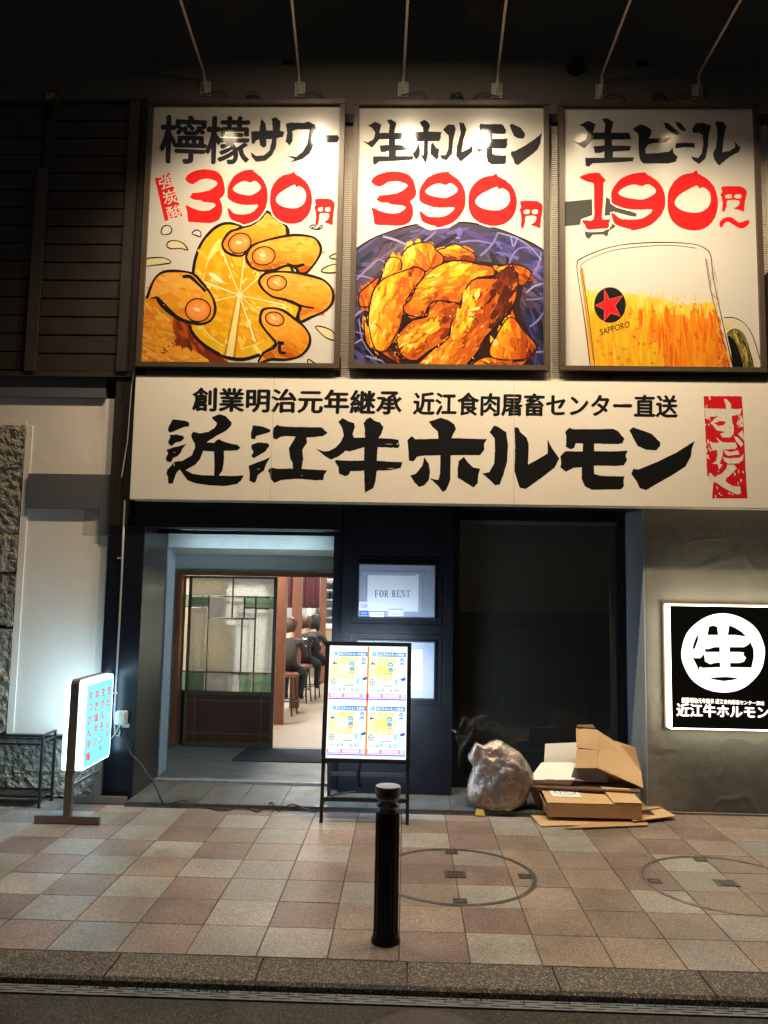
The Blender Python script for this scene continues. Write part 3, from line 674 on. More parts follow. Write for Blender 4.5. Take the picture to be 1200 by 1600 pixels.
# people at the counter, seen from behind
def skin_person(loc, face, shirt, hairm, label, tee=False, s=.83):
    t = thing('person', label, 'person', loc, 'customers sitting inside the restaurant')
    P = {'pel': (0,0,.66), 'sp': (0,-.02,.80), 'ch': (0,.03,1.02), 'nk': (0,.07,1.19), 'hd': (0,.11,1.30), 'ht': (0,.12,1.40),
         'ls': (-.17,.04,1.12), 'le': (-.23,.14,.90), 'lh': (-.15,.36,.96), 'rs': (.17,.04,1.12), 're': (.23,.16,.90), 'rh': (.14,.38,.97),
         'lk': (-.13,.42,.66), 'la': (-.12,.34,.28), 'lt': (-.12,.46,.25), 'rk': (.13,.42,.66), 'ra': (.12,.34,.28), 'rt': (.12,.46,.25)}
    Rd = {'pel': .17, 'sp': .14, 'ch': .155, 'nk': .055, 'hd': .085, 'ht': .07, 'ls': .06, 'le': .045, 'lh': .032, 'rs': .06, 're': .045, 'rh': .032, 'lk': .065, 'la': .042, 'lt': .035, 'rk': .065, 'ra': .042, 'rt': .035}
    E_ = [('pel','sp'),('sp','ch'),('ch','nk'),('nk','hd'),('hd','ht'),('ch','ls'),('ls','le'),('le','lh'),('ch','rs'),('rs','re'),('re','rh'),('pel','lk'),('lk','la'),('la','lt'),('pel','rk'),('rk','ra'),('ra','rt')]
    ks = list(P); me = bpy.data.meshes.new('person_body'); me.from_pydata([Vector(P[k])*s for k in ks], [(ks.index(a), ks.index(b)) for a, b in E_], [])
    o = bpy.data.objects.new('tmp', me); link(o)
    sk = o.modifiers.new('s', 'SKIN'); 
    for k, d in zip(ks, me.skin_vertices[0].data): d.radius = (Rd[k]*s, Rd[k]*s*(.72 if k in ('ch', 'sp') else 1)); d.use_root = (k == 'pel')
    ss = o.modifiers.new('u', 'SUBSURF'); ss.levels = 2; ss.render_levels = 2
    dg = bpy.context.evaluated_depsgraph_get(); m2 = bpy.data.meshes.new_from_object(o.evaluated_get(dg)); bpy.data.objects.remove(o)
    m2.materials.clear()
    for q in (shirt, M['skin'], M['jeans']): m2.materials.append(q)
    for p in m2.polygons:
        c = p.center/s; p.use_smooth = True
        p.material_index = 1 if (c.z > 1.17 and abs(c.x) < .09) or (c.y > .27 and c.z > .85) else (2 if c.z < .74 else 0)
    bo = bpy.data.objects.new('body', m2); link(bo); bo.parent = t; ORG[bo.name] = Vector(loc)
    # hair
    bm = bmesh.new(); bmesh.ops.create_icosphere(bm, subdivisions=3, radius=.115*s)
    lng = hairm is M['hair']
    for v in bm.verts:
        u = v.co.normalized(); n = noise.noise(Vector((u.x*6, u.y*6, u.z*1.5))); f = 1+.22*n
        if u.y > .15 and u.z < .35: f *= .62
        co = Vector((u.x*.108, u.y*.112, u.z*.125))*f*s
        if u.z < 0 and u.y < .3: co.z *= (2.1 if lng else 1.25); co.x *= (1.05 if lng else .9)
        v.co = co + Vector((0, .095, 1.345))*s
    hm = bpy.data.meshes.new('hair'); bm.to_mesh(hm); bm.free(); hm.materials.append(hairm)
    for p in hm.polygons: p.use_smooth = True
    h = bpy.data.objects.new('hair', hm); link(h); h.parent = t; ORG[h.name] = Vector(loc)
    if tee:
        vs = []; fs = []
        for k in range(26):
            x, z = random.uniform(-.10, .10), random.uniform(.86, 1.1); w1, h1 = random.uniform(.008, .03), random.uniform(.008, .022)
            y = -.155+abs(x)*.35; n = len(vs)
            vs += [Vector((x-w1, y-.01, z-h1))*s, Vector((x+w1, y-.01, z-h1+.01))*s, Vector((x+w1, y, z+h1+.01))*s, Vector((x-w1, y, z+h1))*s]; fs.append((n, n+1, n+2, n+3))
        pm = bpy.data.meshes.new('p'); pm.from_pydata(vs, [], fs); pm.materials.append(M['paper']); q = bpy.data.objects.new('shirt_print', pm); link(q); q.parent = t; ORG[q.name] = Vector(loc)
    t.rotation_euler = (0, 0, face)
    return t
def stool(x, y, label):
    t = thing('stool', label, 'stool', (x, y, .047), 'round stools at the counter')
    MB().lathe(x, y, [(.13, .50), (.14, .51), (.14, .54), (.12, .555)], 20).build('seat', M['redwood'], t)
    for a in range(4):
        c, s_ = math.cos(a*math.pi/2+.6), math.sin(a*math.pi/2+.6)
        MB().tube([(x+.10*c, y+.10*s_, .50), (x+.15*c, y+.15*s_, .047)], .010, 6).build('leg', M['blackmetal'], t)
    MB().tube([(x+.13*math.cos(k*.524), y+.13*math.sin(k*.524), .22) for k in range(13)], .007, 6).build('foot_ring', M['blackmetal'], t)
for (px, Y, fc, sh, hm, tee, lab, sl) in (
    (449, 9.75, -.12, M['greycloth'], M['hair2'], False, 'brown-haired person in a plain grey-brown top seated between the first two posts', 'stool under the brown-haired person, nearest the door'),
    (472, 10.9, -.25, M['tee'], M['hair2'], True, 'brown-haired person in a white-striped dark top seated just right of the middle post', 'stool under the person right of the middle post'),
    (486, 11.3, -.5, M['tee'], M['hair'], True, 'black-haired person in a dark tee with white print, deepest in the row', 'stool under the black-haired person, deepest in the row')):
    q = at(px, 1050, Y); skin_person((q.x, Y, .005), fc, sh, hm, lab, tee); stool(q.x, Y, sl)

# ------------------------------------------------------------------ neighbouring building on the left
nb = thing('neighbour_building', 'adjoining building at left with dark timber cladding above cream plaster and rough stone', 'building', (-2.9, 5.93, 0))
MB().box(-6, -2.08, 5.925, 6.3, 3.18, 5.26).build('cladding_backing', M['darktrim'], nb)
zt = [3.181+.1461*k for k in range(15)]
for z in zt:
    MB().box(-2.866, -2.246, 5.876, 5.922, z, z+.1345).build('plank', M['plank'], nb, bevel=.002)
    MB().box(-6, -2.956, 5.898, 5.924, z+.02, z+.1545).build('plank', M['plank'], nb)
MB().box(-2.954, -2.869, 5.852, 5.924, 3.179, 4.81).build('cladding_post', M['browntrim'], nb)
MB().box(-2.243, -2.153, 5.852, 5.924, 3.179, 5.375).build('corner_board', M['browntrim'], nb, bevel=.002)
MB().box(-2.150, -2.096, 5.862, 5.924, 3.179, 5.375).build('corner_board', M['plank'], nb, bevel=.002)
MB().box(-6, -2.087, 5.847, 5.958, 5.376, 5.402).build('top_flashing', M['browntrim'], nb)
MB().box(-6, -2.07, 5.866, 6.3, 3.140, 3.177).build('soffit_board', M['darktrim'], nb)
MB().box(-6, -2.33, 5.90, 6.3, 2.985, 3.139).build('grey_band', M['greyband'], nb)
MB().box(-6, -2.33, 5.925, 6.3, 2.39, 2.984).build('cream_wall', M['cream'], nb)
MB().box(-2.33, -2.265, 5.93, 6.3, 2.39, 2.984).build('cream_wall', M['cream'], nb)
x_, _, _, _ = px_rect(43, 742, 60, 795, 5.9)
MB().box(x_, -2.33, 5.895, 6.3, 2.125, 2.389).build('grey_band', M['greyband'], nb)
MB().box(-2.329, -2.245, 5.905, 6.3, 1.93, 2.389).build('grey_band', M['greyband'], nb)
MB().box(x_, -2.33, 5.925, 6.3, .45, 2.124).build('cream_wall', M['cream'], nb)
MB().box(-2.33, -2.245, 5.932, 6.3, .45, 1.929).build('cream_wall', M['cream'], nb)
xg = at(148, 820, 5.92).x
MB().box(xg-.09, -2.331, 5.9235, 5.926, 1.93, 2.124).build('plaster_patch', mat('plaster_patch', (.50, .44, .36), .8), nb)
MB().box(x_-.05, x_, 5.915, 6.3, .45, 2.76).build('cream_edge', M['cream'], nb)
MB().box(-6, x_-.05, 5.92, 6.3, 2.765, 2.80).build('cream_edge', M['cream'], nb)
MB().box(-6, -2.235, 5.88, 6.3, .425, .449).build('black_ledge', M['blackmetal'], nb)
for k, (z0, z1) in enumerate(((.452, 1.22), (1.235, 1.62), (1.635, 2.42), (2.435, 2.762))):
    me = rough_mesh(-3.5, x_-.055, 5.905, 6.2, z0, z1, .014, .014, 20, k*7.3)
    put('stone_block', me, M['stone'], nb)
me = rough_mesh(-4.2, -2.245, 5.925, 6.2, 0, .42, .013, .019, 24, 50); put('base_stone', me, M['stone'], nb)
# corner post and trims between buildings
MB().box(-2.243, -2.10, 5.88, 6.2, 2.0, 3.138).build('corner_post', M['plank'], nb)
MB().box(-2.243, -2.238, 5.88, 6.2, 0, 2.0).build('corner_trim', M['darktrim'], nb)
# gap cable
pts = [at(px, py, 5.83) for px, py in ((236, 165), (231, 250), (226, 350), (221, 450), (218, 545), (206, 600), (199, 690), (190, 745))]
MB().tube(pts, .004, 6).build('gap_cable', M['wcable'], loc=tuple(pts[-1]), label='thin white cable running down the gap left of the poster boards', cat='cable')
pts = [at(px, py, 5.865) for px, py in ((195, 782), (190, 900), (183, 1040), (178, 1120), (180, 1148), (186, 1150), (189, 1140))]
t = thing('conduit_pipe', 'thin grey conduit pipe running down the black column to the socket box', 'pipe', tuple(pts[0]))
MB().tube(pts, .008, 8).build('pipe', M['pipe'], t, smooth=True)
for py in (872, 1083):
    q = at(187 if py < 900 else 180, py, 5.865); MB().box(q.x-.018, q.x+.018, 5.862, 5.875, q.z-.006, q.z+.006).build('pipe_clip', M['pipe'], t)
x0, x1, z0, z1 = px_rect(181, 1111, 197, 1132, 5.83)
t = thing('socket_box', 'small pale outdoor socket box on the black column', 'socket box', (x0, 5.87, z0))
MB().box(x0, x1, 5.81, 5.874, z0, z1).build('cover', M['plastic'], t, bevel=.006); MB().box(x0+.01, x1+.012, 5.855, 5.8745, z0-.025, z0-.001).build('back_plate', M['plastic'], t)
MB().lathe((x0+x1)/2, 5.805, [(.004, z1-.012), (.004, z1-.008)], 8).build('screw', M['cable'], t)
def cord(name, pts, r, m, label):
    p2 = []; 
    for i in range(len(pts)-1):
        a, b_, c_, d = pts[max(i-1, 0)], pts[i], pts[i+1], pts[min(i+2, len(pts)-1)]
        for k in range(5):
            t = k/5; p2.append(.5*((2*b_)+(c_-a)*t+(2*a-5*b_+4*c_-d)*t*t+(3*b_-a-3*c_+d)*t**3))
    p2.append(pts[-1]); return MB().tube(p2, r, 6).build(name, m, loc=tuple(pts[0]), label=label, cat='cable', smooth=True)
g = lambda px, py: gnd(px, py, .042 if gnd(px, py, .03).y > 5.70 else .008)
c1 = [at(188, 1134, 5.845), at(191, 1150, 5.83), at(205, 1178, 5.80), at(219, 1192, 5.78), at(231, 1210, 5.74), at(243, 1228, 5.72), at(250, 1246, 5.70)] + [g(*q) for q in ((258, 1257), (275, 1253), (288, 1251), (310, 1258), (345, 1266), (370, 1262), (385, 1262), (402, 1268), (412, 1262), (425, 1254), (430, 1260), (436, 1267), (447, 1260), (460, 1257), (487, 1268), (497, 1263), (503, 1256), (515, 1245), (530, 1240), (560, 1236))]
for q in c1[7:]: q.z = max(q.z, .005)
cord('power_cord', c1, .0056, M['cable'], 'long black power cord winding over the step from socket box to lit menu stand')
c2 = [at(186, 1133, 5.84), at(180, 1146, 5.80), at(172, 1156, 5.75)]
cord('sign_cord', c2, .003, M['wcable'], 'short pale cord from the socket box to the lit standing sign')

# ------------------------------------------------------------------ wall fittings
q = at(899, 104, 5.955)
t = thing('wall_vent', 'round black vent cover on the dark upper wall', 'vent', (q.x, 5.958, q.z))
def disc(cx, y0, y1, cz, r0, r1, n=32):
    vs = [(cx+r*math.cos(k*2*math.pi/n), y, cz+r*math.sin(k*2*math.pi/n)) for y, r in ((y1, r1), (y0, r0)) for k in range(n)]
    return MB().add(vs, [(k, (k+1) % n, n+(k+1) % n, n+k) for k in range(n)] + [tuple(range(n, 2*n)), tuple(range(n))[::-1]])
disc(q.x, 5.90, 5.958, q.z, .066, .078).build('cowl', M['blackmetal'], t, smooth=False)
b = MB()
for k in range(-3, 4): L = math.sqrt(.06**2-(k*.016)**2); b.box(q.x-L, q.x+L, 5.893, 5.8995, q.z+k*.016-.003, q.z+k*.016+.003)
b.build('grille_bar', M['iron'], t)
for px, py, lab in ((450, 97, 'small dark fixing box on the upper wall above the first poster board'), (1004, 98, 'small dark fixing box on the upper wall right of the round vent')):
    q = at(px, py, 5.95); MB().box(q.x-.045, q.x+.045, 5.93, 5.958, q.z-.016, q.z+.016).build('fixing_box', M['blackmetal'], loc=(q.x, 5.958, q.z), label=lab, cat='fixing', group='small dark boxes on the upper wall', bevel=.004)
q = at(83, 152, 5.6)
t = thing('security_camera', 'small dim camera pointing down from above the timber cladding', 'camera', (q.x, 5.7, q.z))
MB().tube([(q.x+.03, 5.62, q.z+.04), (q.x-.03, 5.52, q.z-.04)], .03, 14).build('camera_body', M['browntrim'], t, smooth=True); MB().box(q.x-.01, q.x+.01, 5.62, 5.745, q.z, q.z+.02).build('mount', M['browntrim'], t)

# spot lamps on brackets
LAB = ['leftmost bracket lamp, above the first poster board', 'second bracket lamp from left, above the word end of the first board', 'third bracket lamp from left, above the dish poster', 'fourth bracket lamp from left, above the right half of the dish poster', 'fifth bracket lamp from left, right of the round vent', 'rightmost bracket lamp, above the beer poster']
for i, (bx, by, tx, tilt) in enumerate(((320, 136, 282, .30), (468, 137, 456, .55), (630, 137, 637, .62), (777, 139, 791, .62), (940, 141, 985, .30), (1091, 141, 1157, .34))):
    P = at(bx, by, 5.93); K = at(bx-(1 if bx < 600 else -1)*1, 117, 5.89); T = at(tx, 0, 5.2)
    End = K + (T-K)*((5.89-4.82)/(5.89-5.2)); t = thing('bracket_lamp', LAB[i], 'spot lamp', (P.x, 5.955, P.z), 'bracket lamps lighting the poster boards')
    pl = MB().box(P.x-.042, P.x+.042, 5.948, 5.956, P.z-.062, P.z+.062).build('wall_plate', M['white'], t)
    b = MB()
    for sx in (-.028, .028):
        for k in range(4): b.add(*(lambda d: (d.v, d.f))(disc(P.x+sx, 5.944, 5.9485, P.z-.045+k*.03, .005, .005, 8)))
    b.build('screw', M['iron'], pl)
    MB().box(P.x-.016, P.x+.016, 5.925, 5.947, P.z-.055, P.z+.055).build('clamp', M['white'], t, bevel=.003)
    MB().tube([(P.x, 5.925, P.z-.04), (P.x, 5.91, P.z+.03), K, K+(T-K)*.06+Vector((0, 0, .006)), T, End], .0105, 10).build('arm', M['white'], t, smooth=True)
    # head
    rc = .01 if tilt > .5 else .10
    tgt = Vector((End.x+(.7 if i == 0 else 0), 5.8 if tilt > .5 else 5.45, .9 if tilt > .5 else .3)); L0 = End + Vector((0, 0, -.10)); dr_ = (tgt-L0).normalized()
    MB().tube([L0-dr_*.13, L0-dr_*.12, L0-dr_*.02, L0+dr_*(.03 if tilt < .5 else .0)], [.03, .055, .075, .088], 20, cap=False).build('lamp_head', M['white'], t, smooth=True)
    MB().tube([L0-dr_*(rc+.004), L0-dr_*rc], [.05, .05], 20).build('lens', M['lens'], t)
    MB().tube([End, L0-dr_*.1], .010, 8).build('yoke', M['white'], t)
    ld = bpy.data.lights.new('lamp_light', 'SPOT'); ld.energy = SPOT_W*(1.0 if i else .62); ld.color = SPOT_COL; ld.spot_size = math.radians(118 if tilt > .5 else 108); ld.spot_blend = 1.0; ld.shadow_soft_size = .06
    lo = bpy.data.objects.new('lamp_light', ld); link(lo); lo.parent = t
    lo.location = (L0+dr_*.05) - ORG[t.name]; lo.rotation_euler = dr_.to_track_quat('-Z', 'Y').to_euler()
    # loose cable
    s_ = -1 if i in (3, 5) else 1
    pts = [Vector((P.x+.0, 5.935, P.z-.055)), Vector((P.x+.06*s_, 5.93, P.z-.045)), Vector((P.x+.13*s_, 5.93, P.z-.03)), Vector((P.x+.17*s_, 5.935, P.z-.055)), Vector((P.x+.19*s_, 5.95, P.z-.09))]
    MB().tube(pts, .004, 6).build('lamp_cable', M['cable'], t, smooth=True)
for k, px in enumerate((395, 715, 1030)):
    q = at(px, 150, 5.93); b = MB()
    for a in range(5):
        pts = [Vector((q.x-.06, 5.95, q.z-.03)), Vector((q.x-.02+random.uniform(-.03, .03), 5.92, q.z+random.uniform(-.01, .03))), Vector((q.x+.02+random.uniform(-.02, .03), 5.92, q.z+random.uniform(-.01, .04))), Vector((q.x+.06, 5.95, q.z-.03))]
        b.tube(pts, .003, 5)
    b.build('cable_tangle', M['cable'], loc=tuple(q), label=['tangle of thin cables on top of the lemon poster frame', 'tangle of thin cables on top of the dish poster frame', 'tangle of thin cables on top of the beer poster frame'][k], cat='cables', group='cable tangles above the poster frames')

# ------------------------------------------------------------------ glyph library (traced brush strokes)
def off(pts, ox, oy, s): return [(ox+x/s, oy+y/s) for x, y in pts]
DIG = {
 '3': ([(200,430),(230,400),(290,380),(350,380),(400,395),(430,430),(443,480),(447,520),(430,550),(413,565),(425,590),(430,640),(415,685),(390,705),(350,715),(290,712),(225,708),(213,690),(208,640),(200,600),(240,620),(300,638),(345,635),(375,618),(388,600),(365,588),(310,583),(290,572),(255,570),(225,552),(240,535),(235,528),(290,522),(340,512),(380,490),(400,465),(380,450),(340,438),(290,445),(245,473),(205,452)], [], (200,378,447,718)),
 '9': ([(463,540),(462,500),(480,455),(510,415),(560,388),(610,380),(625,382),(628,392),(670,425),(700,470),(713,530),(710,590),(690,640),(650,690),(600,715),(560,725),(550,717),(500,700),(475,680),(465,640),(462,622),(480,630),(500,652),(540,660),(600,655),(640,625),(652,600),(600,602),(540,598),(490,580),(465,560)], [[(495,500),(530,465),(570,452),(605,462),(630,450),(655,465),(670,490),(655,515),(610,540),(570,538),(520,525)]], (462,378,713,727)),
 '0': ([(728,550),(735,500),(765,450),(810,415),(860,405),(878,390),(888,410),(930,435),(970,480),(988,540),(990,590),(975,650),(940,695),(895,717),(840,718),(790,700),(750,665),(730,610)], [[(765,565),(785,530),(830,500),(880,475),(892,490),(915,485),(945,510),(953,550),(940,590),(905,617),(860,622),(810,612),(775,590)]], (728,390,990,720)),
 'E': ([(1010,565),(1080,562),(1110,567),(1132,595),(1125,650),(1120,700),(1117,728),(1095,718),(1068,708),(1090,690),(1095,655),(1040,655),(1035,690),(1025,728),(1012,722),(1015,680),(1012,640),(1005,615),(1015,600)], [[(1030,620),(1058,615),(1056,640),(1030,640)],[(1075,618),(1103,616),(1103,640),(1075,640)]], (1005,560,1132,728)),
 '1': ([(103,425),(160,403),(225,400),(240,420),(262,440),(262,460),(252,462),(250,560),(245,640),(245,690),(292,690),(285,715),(283,745),(225,750),(155,755),(135,725),(118,698),(150,697),(190,690),(193,600),(192,500),(188,465),(150,455),(120,440)], [], (103,400,292,757)),
 'nami': ([(977,710),(1000,685),(1040,675),(1070,690),(1100,712),(1135,700),(1162,698),(1160,720),(1130,745),(1100,745),(1060,722),(1030,705),(1005,718),(993,742),(980,735)], [], (977,675,1162,747)),
}
def sub(glyph, box, P, c, outline=None, rough=.35, smooth=2):
    pts, holes, bb = glyph; f = lambda q: [(box[0]+(x-bb[0])/(bb[2]-bb[0])*(box[2]-box[0]), box[1]+(y-bb[1])/(bb[3]-bb[1])*(box[3]-box[1])) for x, y in q]
    if outline: P.poly(grow(f(pts), outline), (224, 217, 202))
    P.poly(f(pts), c, holes=[f(h) for h in holes] or None, smooth=smooth, rough=rough, rstep=1.5)
K_nama = [(25,200),(60,210),(95,190),(105,150),(85,120),(60,105),(105,80),(145,100),(130,150),(190,150),(195,100),(177,72),(205,65),(238,88),(225,150),(320,150),(330,190),(230,192),(230,225),(330,228),(325,255),(235,262),(235,295),(345,295),(340,318),(250,325),(130,330),(108,350),(92,345),(90,298),(190,297),(190,262),(165,270),(140,270),(133,230),(190,225),(190,190),(130,190),(110,215),(85,243),(60,225)]
G_nama = (K_nama, [], (25,65,345,350))
G_ho = [([(545,190),(575,165),(595,185),(740,182),(735,135),(700,105),(680,75),(720,62),(755,50),(800,65),(838,90),(850,120),(830,160),(822,178),(900,180),(1043,185),(1025,215),(1028,250),(1000,285),(920,285),(818,285),(815,370),(815,440),(790,500),(768,515),(740,480),(710,450),(685,430),(740,440),(750,400),(752,285),(640,288),(605,295),(585,325),(555,318),(552,240)]),
        [(652,297),(680,340),(688,390),(680,440),(650,475),(620,483),(590,455),(565,412),(600,400),(640,350)], [(900,295),(920,325),(955,360),(1000,370),(990,410),(985,460),(960,487),(900,450),(860,425),(860,370),(868,320)]]
G_ru = [[(52,120),(75,85),(95,92),(140,120),(150,190),(145,280),(125,350),(105,402),(80,405),(50,375),(12,343),(50,335),(75,290),(80,220),(78,155)],
        [(185,95),(205,97),(215,120),(250,150),(262,190),(257,295),(320,260),(362,235),(362,160),(385,205),(425,262),(400,310),(330,365),(245,425),(212,418),(200,380),(185,330),(188,200)]]
G_mo = [[(430,250),(455,225),(465,222),(550,225),(552,182),(512,180),(505,205),(485,212),(460,200),(462,140),(455,120),(478,97),(500,105),(610,105),(715,103),(740,115),(772,155),(765,180),(740,185),(610,182),(612,222),(700,224),(792,220),(780,245),(788,270),(770,298),(740,302),(610,300),(612,345),(650,355),(775,358),(768,385),(772,408),(755,427),(600,430),(560,410),(545,370),(545,308),(500,312),(460,332),(430,310),(435,285)]]
G_n = [[(800,110),(820,95),(860,108),(920,130),(965,175),(965,195),(945,218),(890,215),(845,195),(820,150)], [(820,318),(850,320),(950,280),(1060,225),(1150,168),(1135,210),(1130,250),(1100,305),(1040,345),(960,390),(890,432),(855,420),(840,385),(810,345)]]
def bbox(gs): xs = [p[0] for g_ in gs for p in g_]; ys = [p[1] for g_ in gs for p in g_]; return (min(xs), min(ys), max(xs), max(ys))
def multi(gs, box, P, c, rough=.3, emb=0):
    bb = bbox(gs)
    for g_ in gs: sub((grow(g_, emb) if emb else g_, [], bb), box, P, c, rough=rough, smooth=0)
KIN = [[(88,125),(100,95),(120,60),(160,65),(200,70),(222,80),(222,105),(195,108),(160,120),(120,140),(100,145)], [(95,215),(90,200),(105,170),(97,160),(140,155),(185,165),(192,180),(170,200),(140,205),(110,228)],
 [(80,250),(130,235),(205,215),(180,245),(170,270),(150,290),(120,305),(110,330),(80,322),(76,300),(90,275)],
 [(365,45),(415,28),(450,40),(488,80),(485,100),(450,135),(400,160),(330,205),(380,207),(395,190),(410,185),(440,200),(490,215),(525,220),(545,240),(520,255),(440,258),(440,310),(430,370),(408,412),(500,415),(565,412),(545,445),(520,465),(440,478),(340,472),(260,460),(210,440),(185,405),(165,375),(145,390),(130,430),(120,462),(92,462),(90,420),(80,400),(85,375),(110,350),(130,325),(180,320),(240,285),(258,240),(258,215),(240,180),(235,160),(248,138),(290,148),(340,140),(380,115),(398,85),(370,60)]]
KIN_HOLE = [(378,262),(310,258),(290,310),(260,345),(200,378),(240,400),(300,410),(378,412),(380,340)]
KOU = [[(620,98),(680,105),(730,125),(728,140),(680,155),(640,165),(635,185),(610,182),(607,150),(615,125)], [(612,220),(655,205),(715,210),(725,225),(700,260),(660,285),(625,305),(610,290),(625,265),(612,245)], [(595,350),(650,330),(730,298),(705,340),(690,380),(650,410),(640,450),(625,458),(598,445),(600,400)],
 [(748,115),(770,95),(800,105),(880,108),(990,110),(1050,110),(1087,145),(1060,165),(1000,172),(955,175),(960,205),(930,250),(935,310),(925,370),(1000,375),(1085,380),(1065,410),(1060,440),(1020,442),(900,432),(800,440),(755,458),(730,430),(725,400),(715,378),(735,362),(770,370),(870,368),(868,330),(855,310),(845,240),(870,200),(888,170),(830,165),(790,170),(770,187),(748,180),(745,150)]]
GYU = [[(-30,238),(20,262),(60,258),(100,235),(130,200),(148,160),(140,120),(115,75),(142,52),(180,75),(215,85),(218,110),(205,150),(210,175),(280,175),(280,120),(272,85),(290,60),(315,47),(340,70),(375,80),(397,110),(385,150),(365,178),(440,182),(490,188),(498,225),(490,240),(420,237),(360,235),(355,320),(430,325),(515,328),(505,365),(440,378),(355,382),(348,440),(335,490),(280,520),(278,460),(275,382),(190,385),(180,408),(155,415),(118,400),(115,360),(92,325),(100,315),(200,320),(275,318),(276,235),(240,245),(185,262),(160,255),(120,290),(70,312),(30,290)]]
BLK = (10, 10, 12); GRY = (42, 42, 46); RED = (222, 22, 22)

# ------------------------------------------------------------------ main signboard
BY = 5.80
sb = thing('signboard', 'long cream signboard with large black brush lettering across the shop front', 'sign', (.4, BY, 2.2))
MB().box(-2.068, 3.4, BY, 5.94, 2.192, 3.137).build('board', M['board'], sb, bevel=.003)
bq = MB()
jm = mat('joint_line', (.35, .31, .26), .6)
for px in (425, 803): X = at(px, 690, BY).x; MB().box(X-.0012, X+.0012, BY-.0006, BY-.0001, 2.195, 3.134).build('sheet_joint', jm, sb)
P = Print(lambda x, y: at(x, y, BY), (0, -1, 0))
for i, g_ in enumerate(KIN): P.poly(off(g_, 240, 640, 4), BLK, rough=.35, holes=[off(KIN_HOLE, 240, 640, 4)] if i == 3 else None)
P.poly(off([(378,262),(440,262),(438,340),(430,380),(408,414),(378,414),(381,340)], 240, 640, 4), BLK, rough=.3)
for g_ in KOU: P.poly(off(g_, 240, 640, 4), BLK, rough=.35)
P.poly(off(GYU[0], 500, 640, 4), BLK, rough=.4)
for g_ in G_ho: P.poly(off(g_, 500, 640, 4), BLK, rough=.3)
for G in (G_ru, G_mo, G_n):
    for g_ in G: P.poly(off(g_, 750, 640, 3.4286), BLK, rough=.3)
# dry-brush flecks
for (cx, cy, w_, h_) in ((500+430/4, 640+216/4, 14, .5), (500+440/4, 640+368/4, 14, .6), (500+485/4, 640+215/4, 4, 1.5), (240+925/4, 640+412/4, 4, .5), (240+655/4, 640+372/4, 5, .7), (240+130/4, 640+268/4, 4, .6), (272, 726, 1.6, 3.4)):
    P.poly([(cx-w_/2, cy), (cx, cy-h_), (cx+w_/2, cy-h_*.3), (cx+w_*.2, cy+h_)], (205, 192, 168))
P.text('創業明治元年継承', [(302, 606), (628, 611), (626, 648), (301, 642)], BLK, .042, .7)
P.text('近江食肉屠畜センター直送', [(647, 613), (1058, 618), (1058, 652), (646, 648)], BLK, .042, .7)
# vertical seal
S = lambda g_: off(g_, 1090, 600, 8.42); RS = (196, 20, 26); CR = (214, 205, 190)
P.poly(S([(78,160),(580,160),(600,430),(610,650),(630,1100),(655,1505),(190,1505),(205,1300),(125,1200),(110,800),(92,420)]), RS, rough=.3, rstep=1)
P.poly(S([(90,320),(380,328),(368,270),(345,200),(375,195),(440,265),(440,325),(520,332),(582,320),(560,395),(520,408),(450,420),(455,500),(478,560),(470,660),(430,705),(320,700),(300,655),(370,632),(250,610),(200,540),(165,515),(230,450),(290,425),(150,430),(145,465),(100,455)]), CR, holes=[S([(215,515),(300,485),(375,495),(340,545),(270,550)])], rough=.2, rstep=1.2)
for g_ in ([(160,750),(200,775),(285,772),(245,700),(330,768),(500,770),(520,830),(490,855),(335,862),(325,960),(290,1050),(330,1060),(280,1130),(265,1052),(190,1050),(245,1010),(262,930),(255,862),(200,880),(175,830)], [(340,870),(440,895),(530,870),(550,925),(400,945),(365,920)], [(330,960),(400,978),(560,970),(605,920),(595,1000),(540,1045),(400,1050),(350,1010)], [(475,680),(540,710),(600,790),(575,830),(510,760)], [(530,660),(590,610),(612,700),(612,745),(560,690)],
 [(390,1060),(480,1060),(515,1110),(440,1190),(350,1262),(450,1340),(560,1350),(570,1440),(520,1455),(350,1370),(250,1300),(130,1262),(160,1165),(230,1228),(330,1170),(380,1110)]):
    P.poly(S(g_), CR, rough=.25, rstep=1.2)
for k in range(70):
    x, y = random.choice([(random.uniform(95, 170), random.uniform(170, 1150)), (random.uniform(200, 620), random.uniform(1150, 1490)), (random.uniform(520, 590), random.uniform(420, 560))]); a = random.uniform(5, 16); h = random.uniform(8, 36)
    P.poly(S([(x-a, y-h), (x+a*.4, y-h*.8), (x+a, y+h*.5), (x-a*.3, y+h)]), CR)
P.build('lettering', M['inkflat'], sb)

# ------------------------------------------------------------------ three framed poster boards
PY = 5.80
def poster(o, lab):
    (xl0, xr0, zt, zb) = o
    t = thing('poster_board', lab, 'poster', ((xl0+xr0)/2, PY, zb), 'large framed poster boards above the signboard')
    f_ = .040
    for a in ((xl0, xr0, PY-.03, PY+.05, zt-f_, zt), (xl0, xr0, PY-.03, PY+.05, zb, zb+f_), (xl0, xl0+f_, PY-.028, PY+.05, zb+f_, zt-f_), (xr0-f_, xr0, PY-.028, PY+.05, zb+f_, zt-f_)): MB().box(*a).build('frame', M['frame'], t, bevel=.003)
    MB().box(xl0+f_, xr0-f_, PY, PY+.03, zb+f_, zt-f_).build('sheet', M['sheet'], t)
    MB().box((xl0+xr0)/2-.04, (xl0+xr0)/2+.04, PY+.0505, 5.861, zb+.3, zt-.3).build('stand_off', M['blackmetal'], t)
    return t
W1 = px_rect(232, 157, 538, 577, PY); W2 = px_rect(553, 158, 857, 579, PY); W3 = px_rect(873, 162, 1183, 580, PY)
zt, zb = 5.325, 3.195
